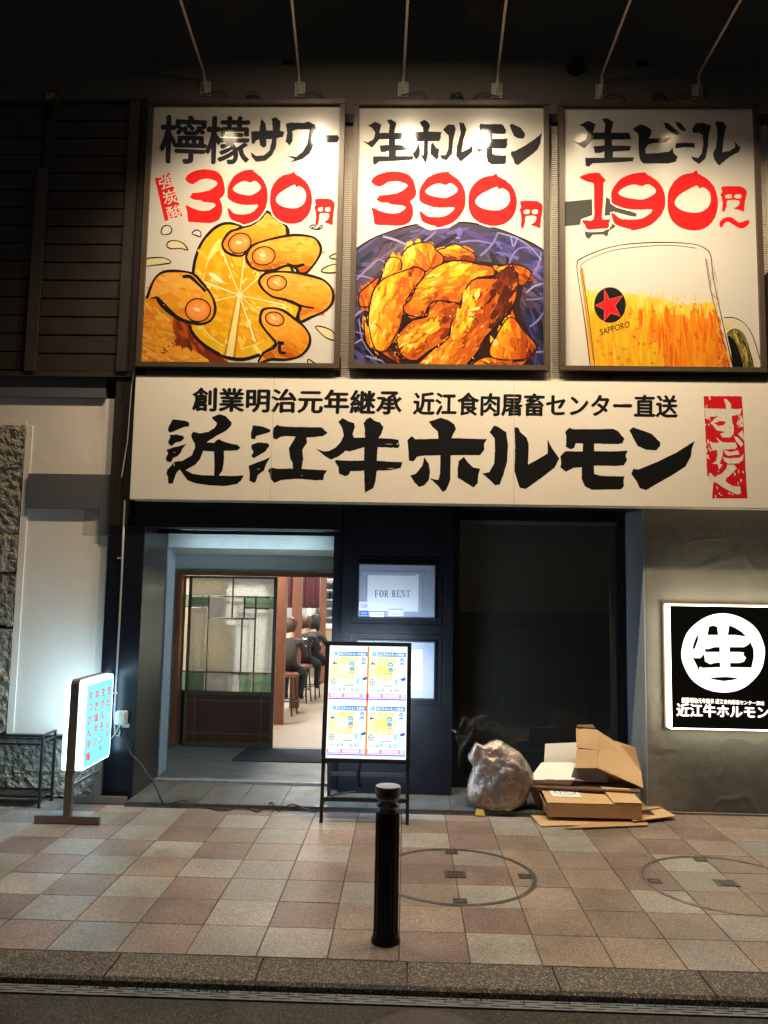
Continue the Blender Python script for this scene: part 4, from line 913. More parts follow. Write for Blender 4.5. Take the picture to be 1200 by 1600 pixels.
x1l = at(223, 370, PY).x; x1r = at(535, 370, PY).x
p1 = poster((x1l, x1r, zt+.01, zb), 'framed poster board of a hand squeezing a lemon half, 390 yen, leftmost of three')
x2l = at(549, 370, PY).x; x2r = at(857.5, 370, PY).x
p2 = poster((x2l, x2r, zt, zb), 'framed poster board of glazed brown meat in a blue bowl, 390 yen, middle of three')
x3l = at(873.5, 370, PY).x; x3r = at(1190, 370, PY).x
p3 = poster((x3l, x3r, zt-.01, zb), 'framed poster board of a beer mug, 190 yen, rightmost of three')
def pixquad(xl, xr, zt_, zb_):
    out = []
    for X, Z in ((xl+.041, zt_-.041), (xr-.041, zt_-.041), (xr-.041, zb_+.041), (xl+.041, zb_+.041)):
        d = Vector((X, PY, Z))-CAM; k = FPX/d.dot(F_); out.append((600+d.dot(R_)*k, 800+d.dot(D_)*k))
    return out
place = lambda x, y: at(x, y, PY)
# --- board 1
P = Print(place, (0, -1, 0), pixquad(x1l, x1r, zt+.01, zb))
A = lambda g_: off(g_, 220, 330, 3.75); OUT = (28, 18, 12)
lemon = A([(300,420),(315,300),(350,200),(400,130),(450,88),(510,72),(600,90),(760,160),(880,330),(935,500),(930,570),(905,640),(850,720),(780,790),(700,840),(600,865),(500,855),(400,800),(320,735),(280,665),(270,560)])
P.poly(grow(resmooth(lemon, 3), 2.6), OUT); P.poly(lemon, (226, 176, 28), smooth=3)
P.stroke(lemon, 4.2, OUT, closed=True); P.dabs(grow(lemon, -7), 70, [(236,200,70),(232,190,40),(222,165,20),(240,214,110)], 60, 12, 4)
rim = A([(372,390),(400,290),(470,225),(600,240),(740,330),(830,470),(840,590),(800,690),(690,770),(560,805),(470,775),(380,700),(345,600),(350,480)])
P.poly(grow(rim, 1.8), (238, 218, 130), smooth=3); P.poly(rim, (224, 160, 16), smooth=3)
P.dabs(rim, 110, [(234,180,40),(228,166,22),(222,152,16),(232,176,30),(238,194,64)], 40, 13, 4.6, None, .05)
cx, cy = A([(578, 492)])[0]
for (ex, ey, w_) in ((480,240,1.6),(610,255,1.8),(372,415,2.4),(352,545,1.8),(520,850,5.5),(670,765,2.2),(780,680,1.4),(845,550,1.8),(720,360,1.8)):
    e = A([(ex, ey)])[0]; dx, dy = e[0]-cx, e[1]-cy; L = math.hypot(dx, dy); nx, ny = -dy/L, dx/L
    for ww, cc in ((w_*1.7, (190, 128, 10)), (w_, (240, 220, 140))): P.poly([(cx+nx*ww*.5, cy+ny*ww*.5), (e[0]+nx*ww, e[1]+ny*ww), (e[0]-nx*ww, e[1]-ny*ww), (cx-nx*ww*.5, cy-ny*ww*.5)], cc)
    for k in range(5):
        t = random.uniform(.35, .95); q = (cx+dx*t+random.gauss(0, 5), cy+dy*t+random.gauss(0, 5)); P.ell(q[0], q[1], random.uniform(2, 6), random.uniform(.8, 1.8), (246, 222, 120), math.degrees(math.atan2(dy, dx)))
P.ell(cx, cy, 5, 5, (238, 222, 160)); P.ell(A([(440,390)])[0][0], A([(440,390)])[0][1], 13, 4, (246, 236, 190), 35); P.ell(A([(430,225)])[0][0], A([(430,225)])[0][1], 4, 20, (240, 222, 120), 30)
SK = [(236,170,66),(230,158,46),(226,148,34),(218,132,26),(206,112,20),(184,84,14),(150,58,10)]
palm = A([(4,892),(8,700),(30,545),(90,505),(180,600),(275,655),(282,690),(320,740),(400,805),(520,892)])
P.poly(palm, (214, 124, 24), smooth=2)
P.poly(A([(185,600),(275,655),(284,700),(320,745),(400,810),(520,892),(400,892),(300,800),(200,790),(90,880),(60,892),(140,800),(215,740),(205,660)]), (118, 44, 12), smooth=2)
P.dabs(A([(10,890),(15,700),(35,560),(90,520),(160,610),(190,700),(150,790),(60,880)]), 90, SK[:4]+[(186,140,40)], 20, 13, 3.5, lambda p: random.random()**1.4*.9)
P.dabs(A([(100,888),(200,800),(300,810),(380,888)]), 45, SK[:4], 15, 13, 4)
P.dabs(A([(190,630),(270,670),(300,740),(400,830),(330,800),(220,760)]), 30, [(150,60,12),(118,44,12),(176,76,12),(100,34,8)], 60, 12, 4)
def finger(pts, nail, shade, n=70, ang=0):
    q = A(pts); P.poly(q, (224, 146, 38), smooth=3)
    ys = [p[1] for p in q]; y0, y1 = min(ys), max(ys)
    P.dabs(grow(resmooth(q, 2), -4.5), n, SK, ang, 11, 4.6, lambda p: ((p[1]-y0)/(y1-y0))**1.5*min(1, shade*1.2)-.04, .05)
    P.stroke(q, 3.9, OUT, closed=True)
    (nx, ny), rx, ry, rot = A([nail[:2]])[0], nail[2]/3.75, nail[3]/3.75, nail[4]
    P.ell(nx, ny, rx+1.5, ry+1.5, OUT, rot); P.ell(nx, ny, rx-.6, ry-.6, (234, 132, 48), rot); P.ell(nx-.4, ny-.4, rx*.78, ry*.72, (238, 148, 66), rot); P.dabs([(nx+rx*.7*math.cos(a), ny+ry*.6*math.sin(a)) for a in [k*.785 for k in range(8)]], 9, [(240,160,84),(243,180,110),(238,146,62)], rot+30, 5, 1.8); P.ell(nx-1.5, ny-1, rx*.3, ry*.18, (247, 208, 156), rot+20)
finger([(560,108),(600,92),(650,80),(700,45),(740,2),(790,45),(852,88),(860,140),(780,165),(690,190),(640,215),(600,258),(550,260),(500,238),(478,200),(490,160),(525,120)], (580,188,66,56,-25), .75, 60, 0)
finger([(618,270),(640,215),(690,185),(800,155),(900,140),(1000,150),(1040,180),(1056,230),(1030,290),(970,362),(930,362),(900,330),(850,320),(780,345),(700,348),(645,325)], (720,262,66,52,-8), .95, 80, 0)
finger([(694,405),(730,365),(800,355),(900,360),(1000,380),(1080,410),(1125,470),(1120,540),(1070,590),(1000,620),(935,648),(925,600),(935,560),(850,520),(770,500),(712,452)], (797,420,56,42,0), 1.0, 80, 8)
finger([(700,620),(715,580),(760,568),(830,580),(900,630),(960,680),(992,740),(980,800),(930,850),(850,870),(760,868),(690,892),(720,830),(795,785),(740,710),(705,660)], (785,632,54,38,15), 1.05, 70, 30)
finger([(28,545),(50,470),(80,400),(120,362),(180,350),(260,355),(310,370),(350,410),(400,470),(430,530),(436,590),(410,640),(360,660),(310,655),(240,632),(180,590),(130,540),(95,505),(60,520)], (335,580,72,66,0), .6, 100, 30)
P.poly(A([(30,545),(60,515),(92,512),(120,560),(60,640),(20,660)]), (214,124,24))
P.dabs(A([(30,545),(60,515),(92,512),(120,560),(60,640),(20,660)]), 16, SK[:4], 40, 9, 3)
for pts, w_ in (([(95,505),(120,550),(180,605),(240,640),(310,655)], 4.4), ([(245,385),(290,385),(340,430),(380,470)], 5), ([(855,310),(900,325),(960,312)], 5), ([(905,320),(930,365),(970,360)], 4), ([(880,525),(940,555),(1015,568)], 3.2), ([(938,560),(925,600),(910,640)], 3.5), ([(800,770),(840,775)], 5), ([(815,775),(815,825),(850,832)], 4.5), ([(855,92),(862,140)], 4.5), ([(700,840),(600,868),(500,858),(400,806),(320,738),(282,668)], 4.6)):
    P.stroke(A(pts), w_, OUT)
for c_ in ([(120,115),(135,88),(165,85),(182,108),(172,130),(140,138),(122,132)], [(300,130),(325,110),(350,122),(350,150),(325,142)], [(152,205),(165,178),(205,172),(250,190),(275,228),(235,218),(180,220)], [(20,285),(80,272),(140,275),(178,300),(120,312),(60,318),(20,322)], [(1058,352),(1090,325),(1150,312),(1160,350),(1110,362)], [(1105,272),(1125,255),(1150,250),(1150,280)], [(1022,676),(1080,682),(1130,710),(1140,755),(1110,752),(1070,730)], [(980,868),(1010,885),(1030,900),(985,900)], [(990,95),(1010,80),(1025,88),(1000,100),(1035,105),(1060,80),(1062,95),(1035,108)]):
    q = A(c_)
    if c_[0] != (990, 95): P.poly(q, (222, 206, 160) if c_[0][1] > 200 else (220, 210, 190), smooth=3)
    P.stroke(q, 1.9, OUT, closed=True)
for k, bx in (('3', (200,378,447,718)), ('9', (462,378,713,727)), ('0', (728,390,990,720)), ('E', (1005,560,1132,728))):
    b4 = (240+bx[0]/4, 170+bx[1]/4, 240+bx[2]/4, 170+bx[3]/4); sub(DIG[k], b4, P, RED, outline=2.6 if k != 'E' else None)
T1 = lambda g_: off(g_, 240, 170, 4)
SA = [(610,140),(660,140),(672,60),(700,90),(705,135),(745,135),(738,60),(765,52),(795,80),(790,135),(818,145),(810,175),(770,185),(765,240),(740,290),(700,325),(640,332),(612,300),(608,270),(640,295),(690,290),(725,260),(740,190),(705,190),(705,230),(690,245),(665,230),(660,190),(640,200),(630,220),(612,215)]
WA = [(825,95),(860,85),(940,88),(965,78),(1010,100),(1020,140),(1005,220),(975,280),(930,315),(850,338),(880,315),(830,295),(890,300),(930,270),(960,220),(975,130),(900,128),(868,140),(870,200),(850,230),(825,205),(835,150)]
for g_ in (SA, WA, [(1010,170),(1060,163),(1150,165),(1160,185),(1150,210),(1060,215),(1010,205)]): P.poly(T1(g_), GRY, rough=.4)
P.text('檸', T1([(45,42),(335,48),(322,345),(40,335)]), GRY, .026, 1.0); P.text('檬', T1([(335,50),(600,52),(590,345),(325,340)]), GRY, .026, 1.0)
P.poly(T1([(8,435),(100,400),(180,672),(70,702)]), RED, rough=.3, rstep=1)
for ch, y in (('強', 408), ('炭', 505), ('酸', 602)):
    dx = (y-408)*.27; P.text(ch, T1([(22+dx, y+14), (112+dx, y-8), (132+dx, y+78), (44+dx, y+100)]), (225, 214, 196), .012, .3)
P.build('lettering_and_picture', M['ink'], p1)
# --- board 2
P = Print(place, (0, -1, 0), pixquad(x2l, x2r, zt, zb))
B = lambda g_: off(g_, 545, 340, 3.75)
plate = B([(20,900),(20,195),(130,128),(240,80),(330,52),(400,38),(460,70),(520,82),(570,70),(640,28),(720,32),(800,52),(880,68),(1010,120),(1100,165),(1170,215),(1170,900)])
P.poly(plate, (66, 58, 80))
P.dabs(plate, 150, [(66,58,84),(78,68,92),(52,46,74),(88,80,128),(44,40,62)], -15, 20, 4)
for (p, n, pal, a) in ((B([(30,400),(200,180),(420,110),(250,260),(120,380),(60,560)]), 60, [(84,72,90),(100,86,104),(70,60,80)], -35), (B([(700,90),(1000,130),(1150,230),(1150,520),(1060,350),(900,220)]), 80, [(78,72,130),(100,92,160),(60,56,110),(52,50,90)], 25), (B([(800,250),(1000,260),(1100,420),(1060,700),(1000,600)]), 70, [(60,50,64),(84,70,84),(40,34,52)], 50), (B([(20,560),(80,600),(160,800),(330,890),(20,890)]), 70, [(28,26,50),(52,48,90),(86,80,130),(20,18,34)], 45), (B([(1040,560),(1150,560),(1150,890),(900,890),(1060,800)]), 50, [(24,22,40),(40,38,80),(60,56,110)], 60)):
    P.dabs(p, n, pal, a, 18, 4)
for pts, w_ in (([(45,365),(120,290),(180,245),(215,270)], 2.2), ([(45,340),(90,345),(160,365)], 2), ([(440,140),(480,110),(510,80)], 3), ([(770,225),(810,190),(850,140),(875,85)], 3.2), ([(650,145),(740,135),(850,155)], 2.6), ([(940,270),(960,220),(1000,180),(1060,175)], 2.6), ([(950,110),(965,170),(990,110)], 2.6), ([(1085,330),(1110,280),(1130,200)], 3.4), ([(1040,440),(1090,400),(1150,385)], 2.4), ([(1040,480),(1090,480),(1150,470)], 2), ([(1060,640),(1110,600),(1150,540)], 2.6), ([(25,590),(60,555),(110,530)], 3), ([(30,665),(80,680),(120,672)], 2.2), ([(30,740),(80,710)], 2.2), ([(1080,790),(1150,785)], 2.2), ([(100,810),(200,840),(330,862)], 2.2), ([(60,590),(80,720),(150,820)], 1.6), ([(200,110),(270,130),(340,160)], 3), ([(880,90),(980,120),(1060,170),(1130,250)], 1.8)):
    P.stroke(B(pts), w_, random.choice([(134,124,170),(150,140,180),(118,110,160)]))
P.ell(*B([(648,82)])[0], 5, 7, (100, 92, 170)); P.ell(*B([(160,190)])[0], 6, 4, (70, 64, 120), -50); P.ell(*B([(640,118)])[0], 4, 2, (120,112,170))
P.stroke(B([(20,198),(130,128),(240,82),(330,55),(400,40)]), 2.0, (24,20,24)); P.stroke(B([(640,28),(720,32),(880,68),(1010,120),(1100,165),(1170,215)]), 2.0, (24,20,24))
P.poly(B([(80,620),(130,480),(300,300),(600,250),(1000,290),(1020,420),(1000,560),(1100,760),(1000,850),(700,890),(330,890),(150,800)]), (44, 22, 18), smooth=2)
FD = [(246,210,110),(242,184,40),(236,156,28),(220,124,22),(196,92,18),(158,64,14),(112,40,12),(74,26,10)]
def food(pts, n, ang, gx=.6, gy=.6, lo=0, hi=1, w_=2.1):
    q = B(pts); P.poly(grow(resmooth(q, 2), 1.3), (34, 16, 12)); P.poly(q, (196, 96, 22), smooth=2)
    xs = [p[0] for p in q]; ys = [p[1] for p in q]; x0, x1, y0, y1 = min(xs), max(xs), min(ys), max(ys)
    f = lambda p: lo+(hi-lo)*(gx*(p[0]-x0)/(x1-x0)+gy*(p[1]-y0)/(y1-y0))/(gx+gy)
    g0 = f; f = lambda p: g0(p)*.92+.05*math.sin(p[0]*.21+p[1]*.13)
    ins = grow(q, -2.5)
    P.dabs(ins, int(n*.9), FD, ang, 11, 5.4, f, .07, 10); P.dabs(ins, n//4, FD, ang+15, 7, 1.8, lambda p: f(p)-.14, .07, 10); P.stroke(q, w_, (34, 16, 12), closed=True, smooth=2)
food([(60,450),(110,400),(180,345),(160,400),(130,480),(120,520),(65,520)], 24, 60, lo=.3)
food([(90,600),(115,640),(140,740),(170,790),(260,780),(330,880),(280,850),(200,800),(120,760),(95,700)], 26, 60, lo=.3)
food([(515,195),(560,180),(615,152),(680,180),(735,215),(740,262),(650,250),(560,255)], 30, 10, .1, 1, .1, 1.1)
food([(860,310),(920,275),(1000,280),(1060,310),(1062,350),(1020,400),(980,380)], 28, 20, lo=.3)
food([(300,240),(340,180),(400,150),(480,150),(510,190),(555,230),(540,280),(480,320),(440,310),(380,290),(320,320),(300,300)], 60, 70, 1, .5, .0, 1)
food([(183,385),(205,300),(225,245),(265,232),(305,250),(308,300),(270,335),(215,360)], 30, 110, 1, .2, .0, .7)
food([(720,892),(760,830),(850,815),(950,845),(1040,840),(960,892)], 26, 10, lo=.3)
food([(820,780),(860,700),(920,600),(970,590),(1020,660),(1080,720),(1100,770),(1060,820),(960,835),(850,825)], 60, 80, 1, .3, .05, 1.1)
food([(470,530),(520,495),(600,500),(655,520),(600,620),(590,680),(540,740),(470,780),(400,835),(340,830),(300,790),(280,710),(320,650),(380,600),(460,580)], 90, -45, .3, .1, .45, .9)
P.dabs(B([(300,720),(400,640),(510,610),(520,650),(420,730),(340,790)]), 30, FD[:3], -35, 10, 3.4)
food([(115,590),(130,480),(160,400),(230,345),(300,320),(360,300),(400,290),(445,320),(420,370),(380,420),(340,480),(320,560),(300,640),(260,720),(220,780),(170,785),(140,740),(120,650)], 130, 110, 1, .25, .0, 1.0)
food([(320,520),(360,480),(400,400),(450,340),(520,285),(600,255),(680,255),(760,275),(840,290),(850,340),(760,350),(720,380),(680,440),(650,500),(580,490),(500,490),(460,530),(440,580),(380,580),(330,560)], 130, -30, .5, .8, .0, 1.05)
food([(720,370),(780,355),(870,355),(900,310),(950,295),(985,330),(990,420),(960,520),(880,620),(800,700),(760,780),(700,850),(640,892),(400,892),(450,810),(520,760),(590,700),(600,620),(650,540),(670,450)], 190, -60, 1, .15, -.05, 1.25)
P.dabs(B([(690,420),(750,380),(760,520),(700,640),(620,700),(520,800),(450,868),(470,810),(600,700),(640,560)]), 40, FD[:3], -60, 9, 3)
for pts in ([(150,620),(180,640),(190,665)], [(870,430),(900,470),(910,520)], [(700,580),(740,590),(765,630)], [(350,600),(300,660),(230,740)], [(345,320),(365,340),(350,310)]): P.stroke(B(pts), 1.1, (40, 18, 12))
for k in range(60):
    q = B([(random.uniform(120, 1000), random.uniform(300, 860))])[0]; P.ell(q[0], q[1], random.uniform(.8, 2.6), random.uniform(.5, .9), random.choice([(250,200,110),(246,170,60),(252,226,170)]), random.uniform(0, 180), 8)
for k, bx in (('3', (83,392,362,735)), ('9', (380,392,670,745)), ('0', (688,403,990,733)), ('E', (1007,573,1152,746))):
    sub(DIG[k], (560+bx[0]/4, 170+bx[1]/4, 560+bx[2]/4, 170+bx[3]/4), P, RED, outline=2.6 if k != 'E' else None)
q5 = lambda a, b_, c_, d: (560+a/4, 170+b_/4, 560+c_/4, 170+d/4)
sub(G_nama, q5(25, 65, 345, 350), P, GRY, smooth=0); multi(G_ho, q5(330, 68, 522, 335), P, GRY); 
P.poly(off([(528,130),(560,98),(600,100),(608,125),(592,200),(585,280),(550,322),(520,310),(510,290),(545,290),(562,250),(565,170),(545,148)], 560, 170, 4), GRY, rough=.3)
P.poly(off([(628,85),(660,90),(675,130),(655,200),(645,270),(690,250),(715,225),(712,270),(640,332),(612,295),(615,240),(640,150)], 560, 170, 4), GRY, rough=.3)
multi(G_mo, q5(740, 90, 935, 348), P, GRY); multi(G_n, q5(945, 92, 1150, 352), P, GRY)
P.build('lettering_and_picture', M['ink'], p2)
# --- board 3
P = Print(place, (0, -1, 0), pixquad(x3l, x3r, zt-.01, zb))
C = lambda g_: off(g_, 880, 360, 3.75)
beer = C([(102,230),(140,350),(250,365),(400,372),(550,392),(700,440),(880,420),(920,560),(990,830),(190,830),(150,500)])
P.poly(beer, (230, 190, 60))
P.poly(C([(150,500),(380,440),(700,500),(905,520),(990,830),(190,830)]), (228, 150, 22))
P.poly(C([(100,215),(118,225),(200,830),(160,830),(135,560)]), (222, 160, 60))
P.dabs(C([(140,370),(400,385),(700,450),(890,440),(910,540),(700,520),(400,460),(160,500)]), 120, [(216,200,90),(222,196,70),(226,194,100),(206,194,70),(222,184,50)], 88, 10, 2.2, None, .13, 3)
P.dabs(C([(160,520),(400,460),(560,500),(600,820),(200,820)]), 120, [(224,174,32),(220,168,28),(226,160,26),(224,182,38)], 87, 20, 2.6, None, .13, 3)
P.dabs(C([(420,470),(900,530),(980,820),(640,820)]), 150, [(228,128,18),(226,118,16),(232,138,20),(218,96,14),(230,124,18)], 86, 20, 2.2, None, .13, 3)
P.dabs(C([(880,420),(925,580),(985,810),(940,810)]), 30, [(216,130,30),(200,90,30),(226,160,50)], 75, 12, 2)
P.dabs(C([(130,365),(880,430),(880,410),(560,360),(130,345)]), 50, [(214,204,160),(206,196,150),(220,206,130)], 88, 5, 1.8, None, .13, 3)
P.dabs(C([(860,170),(880,200),(920,420),(890,430)]), 16, [(206,190,180),(196,180,170),(190,160,120)], 78, 10, 1.6)
P.poly(C([(940,515),(1000,512),(1062,548),(1112,625),(1158,780),(1160,830),(1115,830),(1080,680),(1040,595),(990,575),(960,600)]), (206, 196, 176), smooth=2)
P.poly(C([(945,540),(990,560),(960,590)]), (220, 190, 90))
P.poly(C([(958,606),(1000,578),(1048,600),(1080,670),(1122,830),(1000,830),(982,700)]), (120, 104, 44), smooth=2)
P.dabs(C([(1000,600),(1045,610),(1080,690),(1110,820),(1050,820),(1040,700)]), 30, [(150,132,60),(90,76,30),(180,160,80),(60,50,20)], 75, 10, 1.6)
P.poly(C([(962,620),(1000,640),(1035,720),(1060,830),(1000,830),(985,720)]), (18, 14, 10), smooth=2)
K2 = (30, 26, 30)
for pts, w_ in (([(162,830),(130,560),(95,330),(80,205),(110,162),(250,105),(400,78),(600,70),(760,80),(830,105),(865,150),(880,280),(930,520),(1000,830)], 1.3), ([(100,215),(112,196),(160,165),(300,115),(500,92),(650,88),(780,105)], .8), ([(835,165),(860,330),(925,600),(980,830)], 1.0), ([(842,170),(868,330)], .6), ([(104,215),(150,500),(190,830)], 1.0), ([(98,230),(142,520),(178,760)], .6), ([(940,512),(1000,512),(1062,546),(1112,622),(1160,780)], 1.3), ([(960,606),(1000,577),(1050,600),(1082,668),(1124,830)], 1.1), ([(985,590),(1040,620),(1075,700),(1100,830)], .8)):
    P.stroke(C(pts), w_, K2)
P.ell(*C([(274,437)])[0], 93/3.75, 104/3.75, (20, 16, 16), 0, 40)
st_ = [(240,340),(270,405),(352,380),(303,440),(335,505),(280,485),(237,532),(243,465),(188,440),(240,415)]
P.poly(grow(C(st_), .6), (190, 120, 110)); P.poly(C(st_), (216, 26, 34))
P.text('SAPPORO', C([(213,580),(387,530),(390,566),(220,615)]), K2, .012)
for k in range(46):
    x, y = random.uniform(190, 940), random.uniform(400, 800)
    if (x-274)**2/120**2+(y-437)**2/125**2 < 1 or (x < 400 and 520 < y < 620) or y < 430: continue
    r = random.choice([5, 6, 7, 9, 11]); q = C([(x, y)])[0]; P.stroke([(q[0]+r/3.75*math.cos(a), q[1]+r*.7/3.75*math.sin(a)) for a in [u*math.pi/4 for u in range(8)]], .5, (120, 50, 10), closed=True)
Z6 = lambda g_: off(g_, 880, 170, 4)
for g_ in ([(0,582),(180,565),(182,665),(112,690),(105,725),(0,735)], [(268,552),(300,570),(310,600),(460,655),(455,675),(420,670),(310,640),(295,665),(258,668)], [(135,765),(160,772),(250,768),(300,735),(310,705),(328,735),(285,765),(275,800),(250,785),(185,787),(160,815),(140,800)]): P.poly(Z6(g_), (70, 68, 64))
for k, bx in (('1', (103,400,292,757)), ('9', (300,395,638,763)), ('0', (652,382,967,762)), ('E', (983,482,1148,642)), ('nami', (977,675,1162,747))):
    sub(DIG[k], (880+bx[0]/4, 170+bx[1]/4, 880+bx[2]/4, 170+bx[3]/4), P, RED, outline=2.6 if k in '190' else None)
sub(G_nama, (880+60/4, 170+58/4, 880+442/4, 170+362/4), P, GRY, smooth=0)
for g_ in ([(433,125),(480,98),(515,105),(552,130),(550,160),(535,185),(600,185),(680,178),(640,210),(560,215),(530,225),(515,250),(515,280),(600,275),(660,268),(685,242),(690,275),(715,300),(705,330),(660,342),(500,342),(480,320),(470,260),(470,160)], [(625,85),(660,90),(725,150),(720,165),(690,160),(640,120)], [(700,78),(735,90),(768,130),(760,143),(735,135),(710,105)], [(702,215),(760,212),(822,215),(822,243),(760,240),(700,247)],
  [(805,125),(830,90),(880,88),(925,105),(910,160),(905,230),(890,310),(850,345),(815,325),(798,297),(840,308),(865,280),(875,220),(872,165),(850,150),(812,152)], [(950,78),(1000,82),(1020,110),(1010,150),(1000,210),(995,272),(1040,262),(1075,240),(1072,205),(1110,245),(1095,270),(1040,300),(975,355),(945,320),(935,280),(955,240),(965,150)]): P.poly(Z6(g_), GRY, rough=.4)
P.build('lettering_and_picture', M['ink'], p3)
# frame end at the far right: dark gap object (next frame corner)
q = at(1199, 505, 5.8); MB().box(q.x-.012, q.x+.25, 5.70, 5.93, at(1195, 575, 5.8).z, at(1195, 430, 5.8).z).build('cabinet', M['blackmetal'], loc=(q.x, 5.93, q.z), label='dark cabinet edge at the right border beside the beer poster', cat='cabinet')

# ------------------------------------------------------------------ right wall light box
x0, x1, z0, z1 = 1.888, 2.86, .608, 1.488
lb = thing('light_box_sign', 'square black light box with a glowing ringed character on the grey wall', 'lit sign', ((x0+x1)/2, 5.92, z0))
MB().box(x0-.012, x1+.012, 5.895, 5.921, z0-.012, z1+.012).build('back_frame', mat('brown_back_frame', (.12, .07, .03), .5), lb, bevel=.002)
MB().box(x0, x1, 5.803, 5.8945, z0, z1).build('lit_body', M['warmlit'], lb, bevel=.004)
LBY = 5.80
MB().box(x0+.012, x1-.012, LBY, 5.8025, z0+.010, z1-.010).build('black_face', mat('face_black', (.006, .006, .005), .3), lb)
P = Print(lambda x, y: at(x, y, LBY), (0, -1, 0), step=8e-5)
D = lambda g_: off(g_, 1020, 930, 6.667); WH = (255, 250, 235)
n = 48; ring = [(733+435*math.cos(k*2*math.pi/n)*(1+.006*math.sin(k*5)), 603+412*math.sin(k*2*math.pi/n)*(1+.006*math.cos(k*7))) for k in range(n)]
isl = [[(585,325),(630,315),(672,330),(682,415),(568,415)], [(797,312),(860,340),(930,385),(975,432),(860,415),(780,415)], [(475,400),(470,470),(440,550),(412,572),(420,520),(445,450)], [(545,555),(575,562),(640,540),(698,540),(698,592),(545,592)],
 [(800,540),(950,540),(1000,510),(1012,480),(1050,560),(1052,640),(1030,755),(805,750),(805,705),(900,705),(950,690),(970,650),(940,620),(950,600),(905,592),(800,592)], [(410,638),(440,655),(495,655),(535,610),(545,690),(600,718),(640,705),(700,698),(705,750),(520,758),(490,745),(480,785),(450,720)], [(580,862),(660,855),(760,850),(900,862),(830,885),(735,895),(640,880)]]
P.poly(D(ring), WH, holes=[D(g_) for g_ in isl])
P.text('創業明治元年継承 近江食肉屠畜センター直送', [(1065, 1089.5), (1194, 1096), (1194, 1102), (1065, 1098)], WH, .02)
bx = lambda a, b_, c_, d: (1020+a/6.667, 930+b_/6.667, 1020+c_/6.667, 930+d/6.667)
P.text('近江牛ホルモン', [(1057.5, 1099), (1200.5, 1104), (1200.5, 1122.5), (1057.5, 1119)], WH, .04)
P.build('lit_lettering', print_mat('lit_letter_ink', emit=1.6, noise_amt=.01), lb)

# ------------------------------------------------------------------ left standing sign (faces along the street)
ls = thing('standing_sign', 'cyan-lit double-sided standing sign with red menu columns beside the black column', 'lit sign', (-2.18, 5.5, 0))
for Y in (5.262, 5.76): 
    MB().box(-2.395, -1.970, Y, Y+.035, .006, .052).build('foot_bar', M['alu'], ls, bevel=.002)
    for X in (-2.392, -1.985): MB().box(X, X+.012, Y+.005, Y+.03, 0, .006).build('rubber_foot', M['cable'], ls)
    MB().box(-2.208, -2.158, Y+.002, Y+.033, .052, .62).build('post', M['alu'], ls)
MB().box(-2.19, -2.175, 5.297, 5.76, .22, .24).build('cross_rail', M['alu'], ls)
def rbox(x0, x1, y0, y1, z0, z1, r, seg=6):
    pts = []
    for cy, cz, a0 in ((y1-r, z1-r, 0), (y0+r, z1-r, 90), (y0+r, z0+r, 180), (y1-r, z0+r, 270)):
        for k in range(seg+1): a = math.radians(a0+90*k/seg); pts.append((cy+r*math.cos(a), cz+r*math.sin(a)))
    n = len(pts); vs = [(x, p[0], p[1]) for x in (x0, x1) for p in pts]
    return MB().add(vs, [(k, (k+1) % n, n+(k+1) % n, n+k) for k in range(n)] + [tuple(range(n))[::-1], tuple(range(n, 2*n))])
SY0, SY1, SZ0, SZ1 = 5.27, 5.775, .335, .915
sx0, sx1 = -2.238, -2.110
rbox(sx0+.035, sx1-.035, SY0-.012, SY1+.012, SZ0-.01, SZ1+.01, .032).build('casing', M['alu'], ls)
rbox(sx1-.035, sx1, SY0, SY1, SZ0, SZ1, .026).build('lit_cover', M['cyanlit'], ls)
rbox(sx0, sx0+.035, SY0, SY1, SZ0, SZ1, .026).build('lit_cover', M['cyanlit'], ls)
P = Print(lambda y, z: Vector((sx1, y, z)), (1, 0, 0))
fy0, fy1, fz0, fz1 = SY0+.035, SY1-.006, SZ0+.006, SZ1-.03
P.poly([(fy0, fz0), (fy1, fz0), (fy1, fz1), (fy0, fz1)], (120, 214, 222), raw=False)
nc = {'生': 0}
for ci, (txt, num) in enumerate((('生ビール', '190'), ('生ホルモン', '390'), ('ねぎ塩タン', ''), ('すっぴん冷麺', ''))):
    y1_ = fy1-.02-ci*.110; z = fz1-.05; hh = .071; w_ = .082
    for ch in txt:
        if ch == 'ー': P.poly([(y1_-w_*.55, z), (y1_-w_*.45, z), (y1_-w_*.45, z-hh*.8), (y1_-w_*.55, z-hh*.8)], (206, 30, 70))
        else:
            sm = .7 if ch == 'っ' else 1
            P.text(ch, [(y1_-w_*.93, z), (y1_-w_*.07, z), (y1_-w_*.07, z-hh*.78*sm), (y1_-w_*.93, z-hh*.78*sm)], (200, 14, 56), .026)
        z -= hh*1.12
    if num: P.text(num, [(y1_-w_*.9, z), (y1_-w_*.1, z), (y1_-w_*.1, z-.034), (y1_-w_*.9, z-.034)], (150, 60, 90), .01)
P.build('menu_print', M['inkface'], ls)

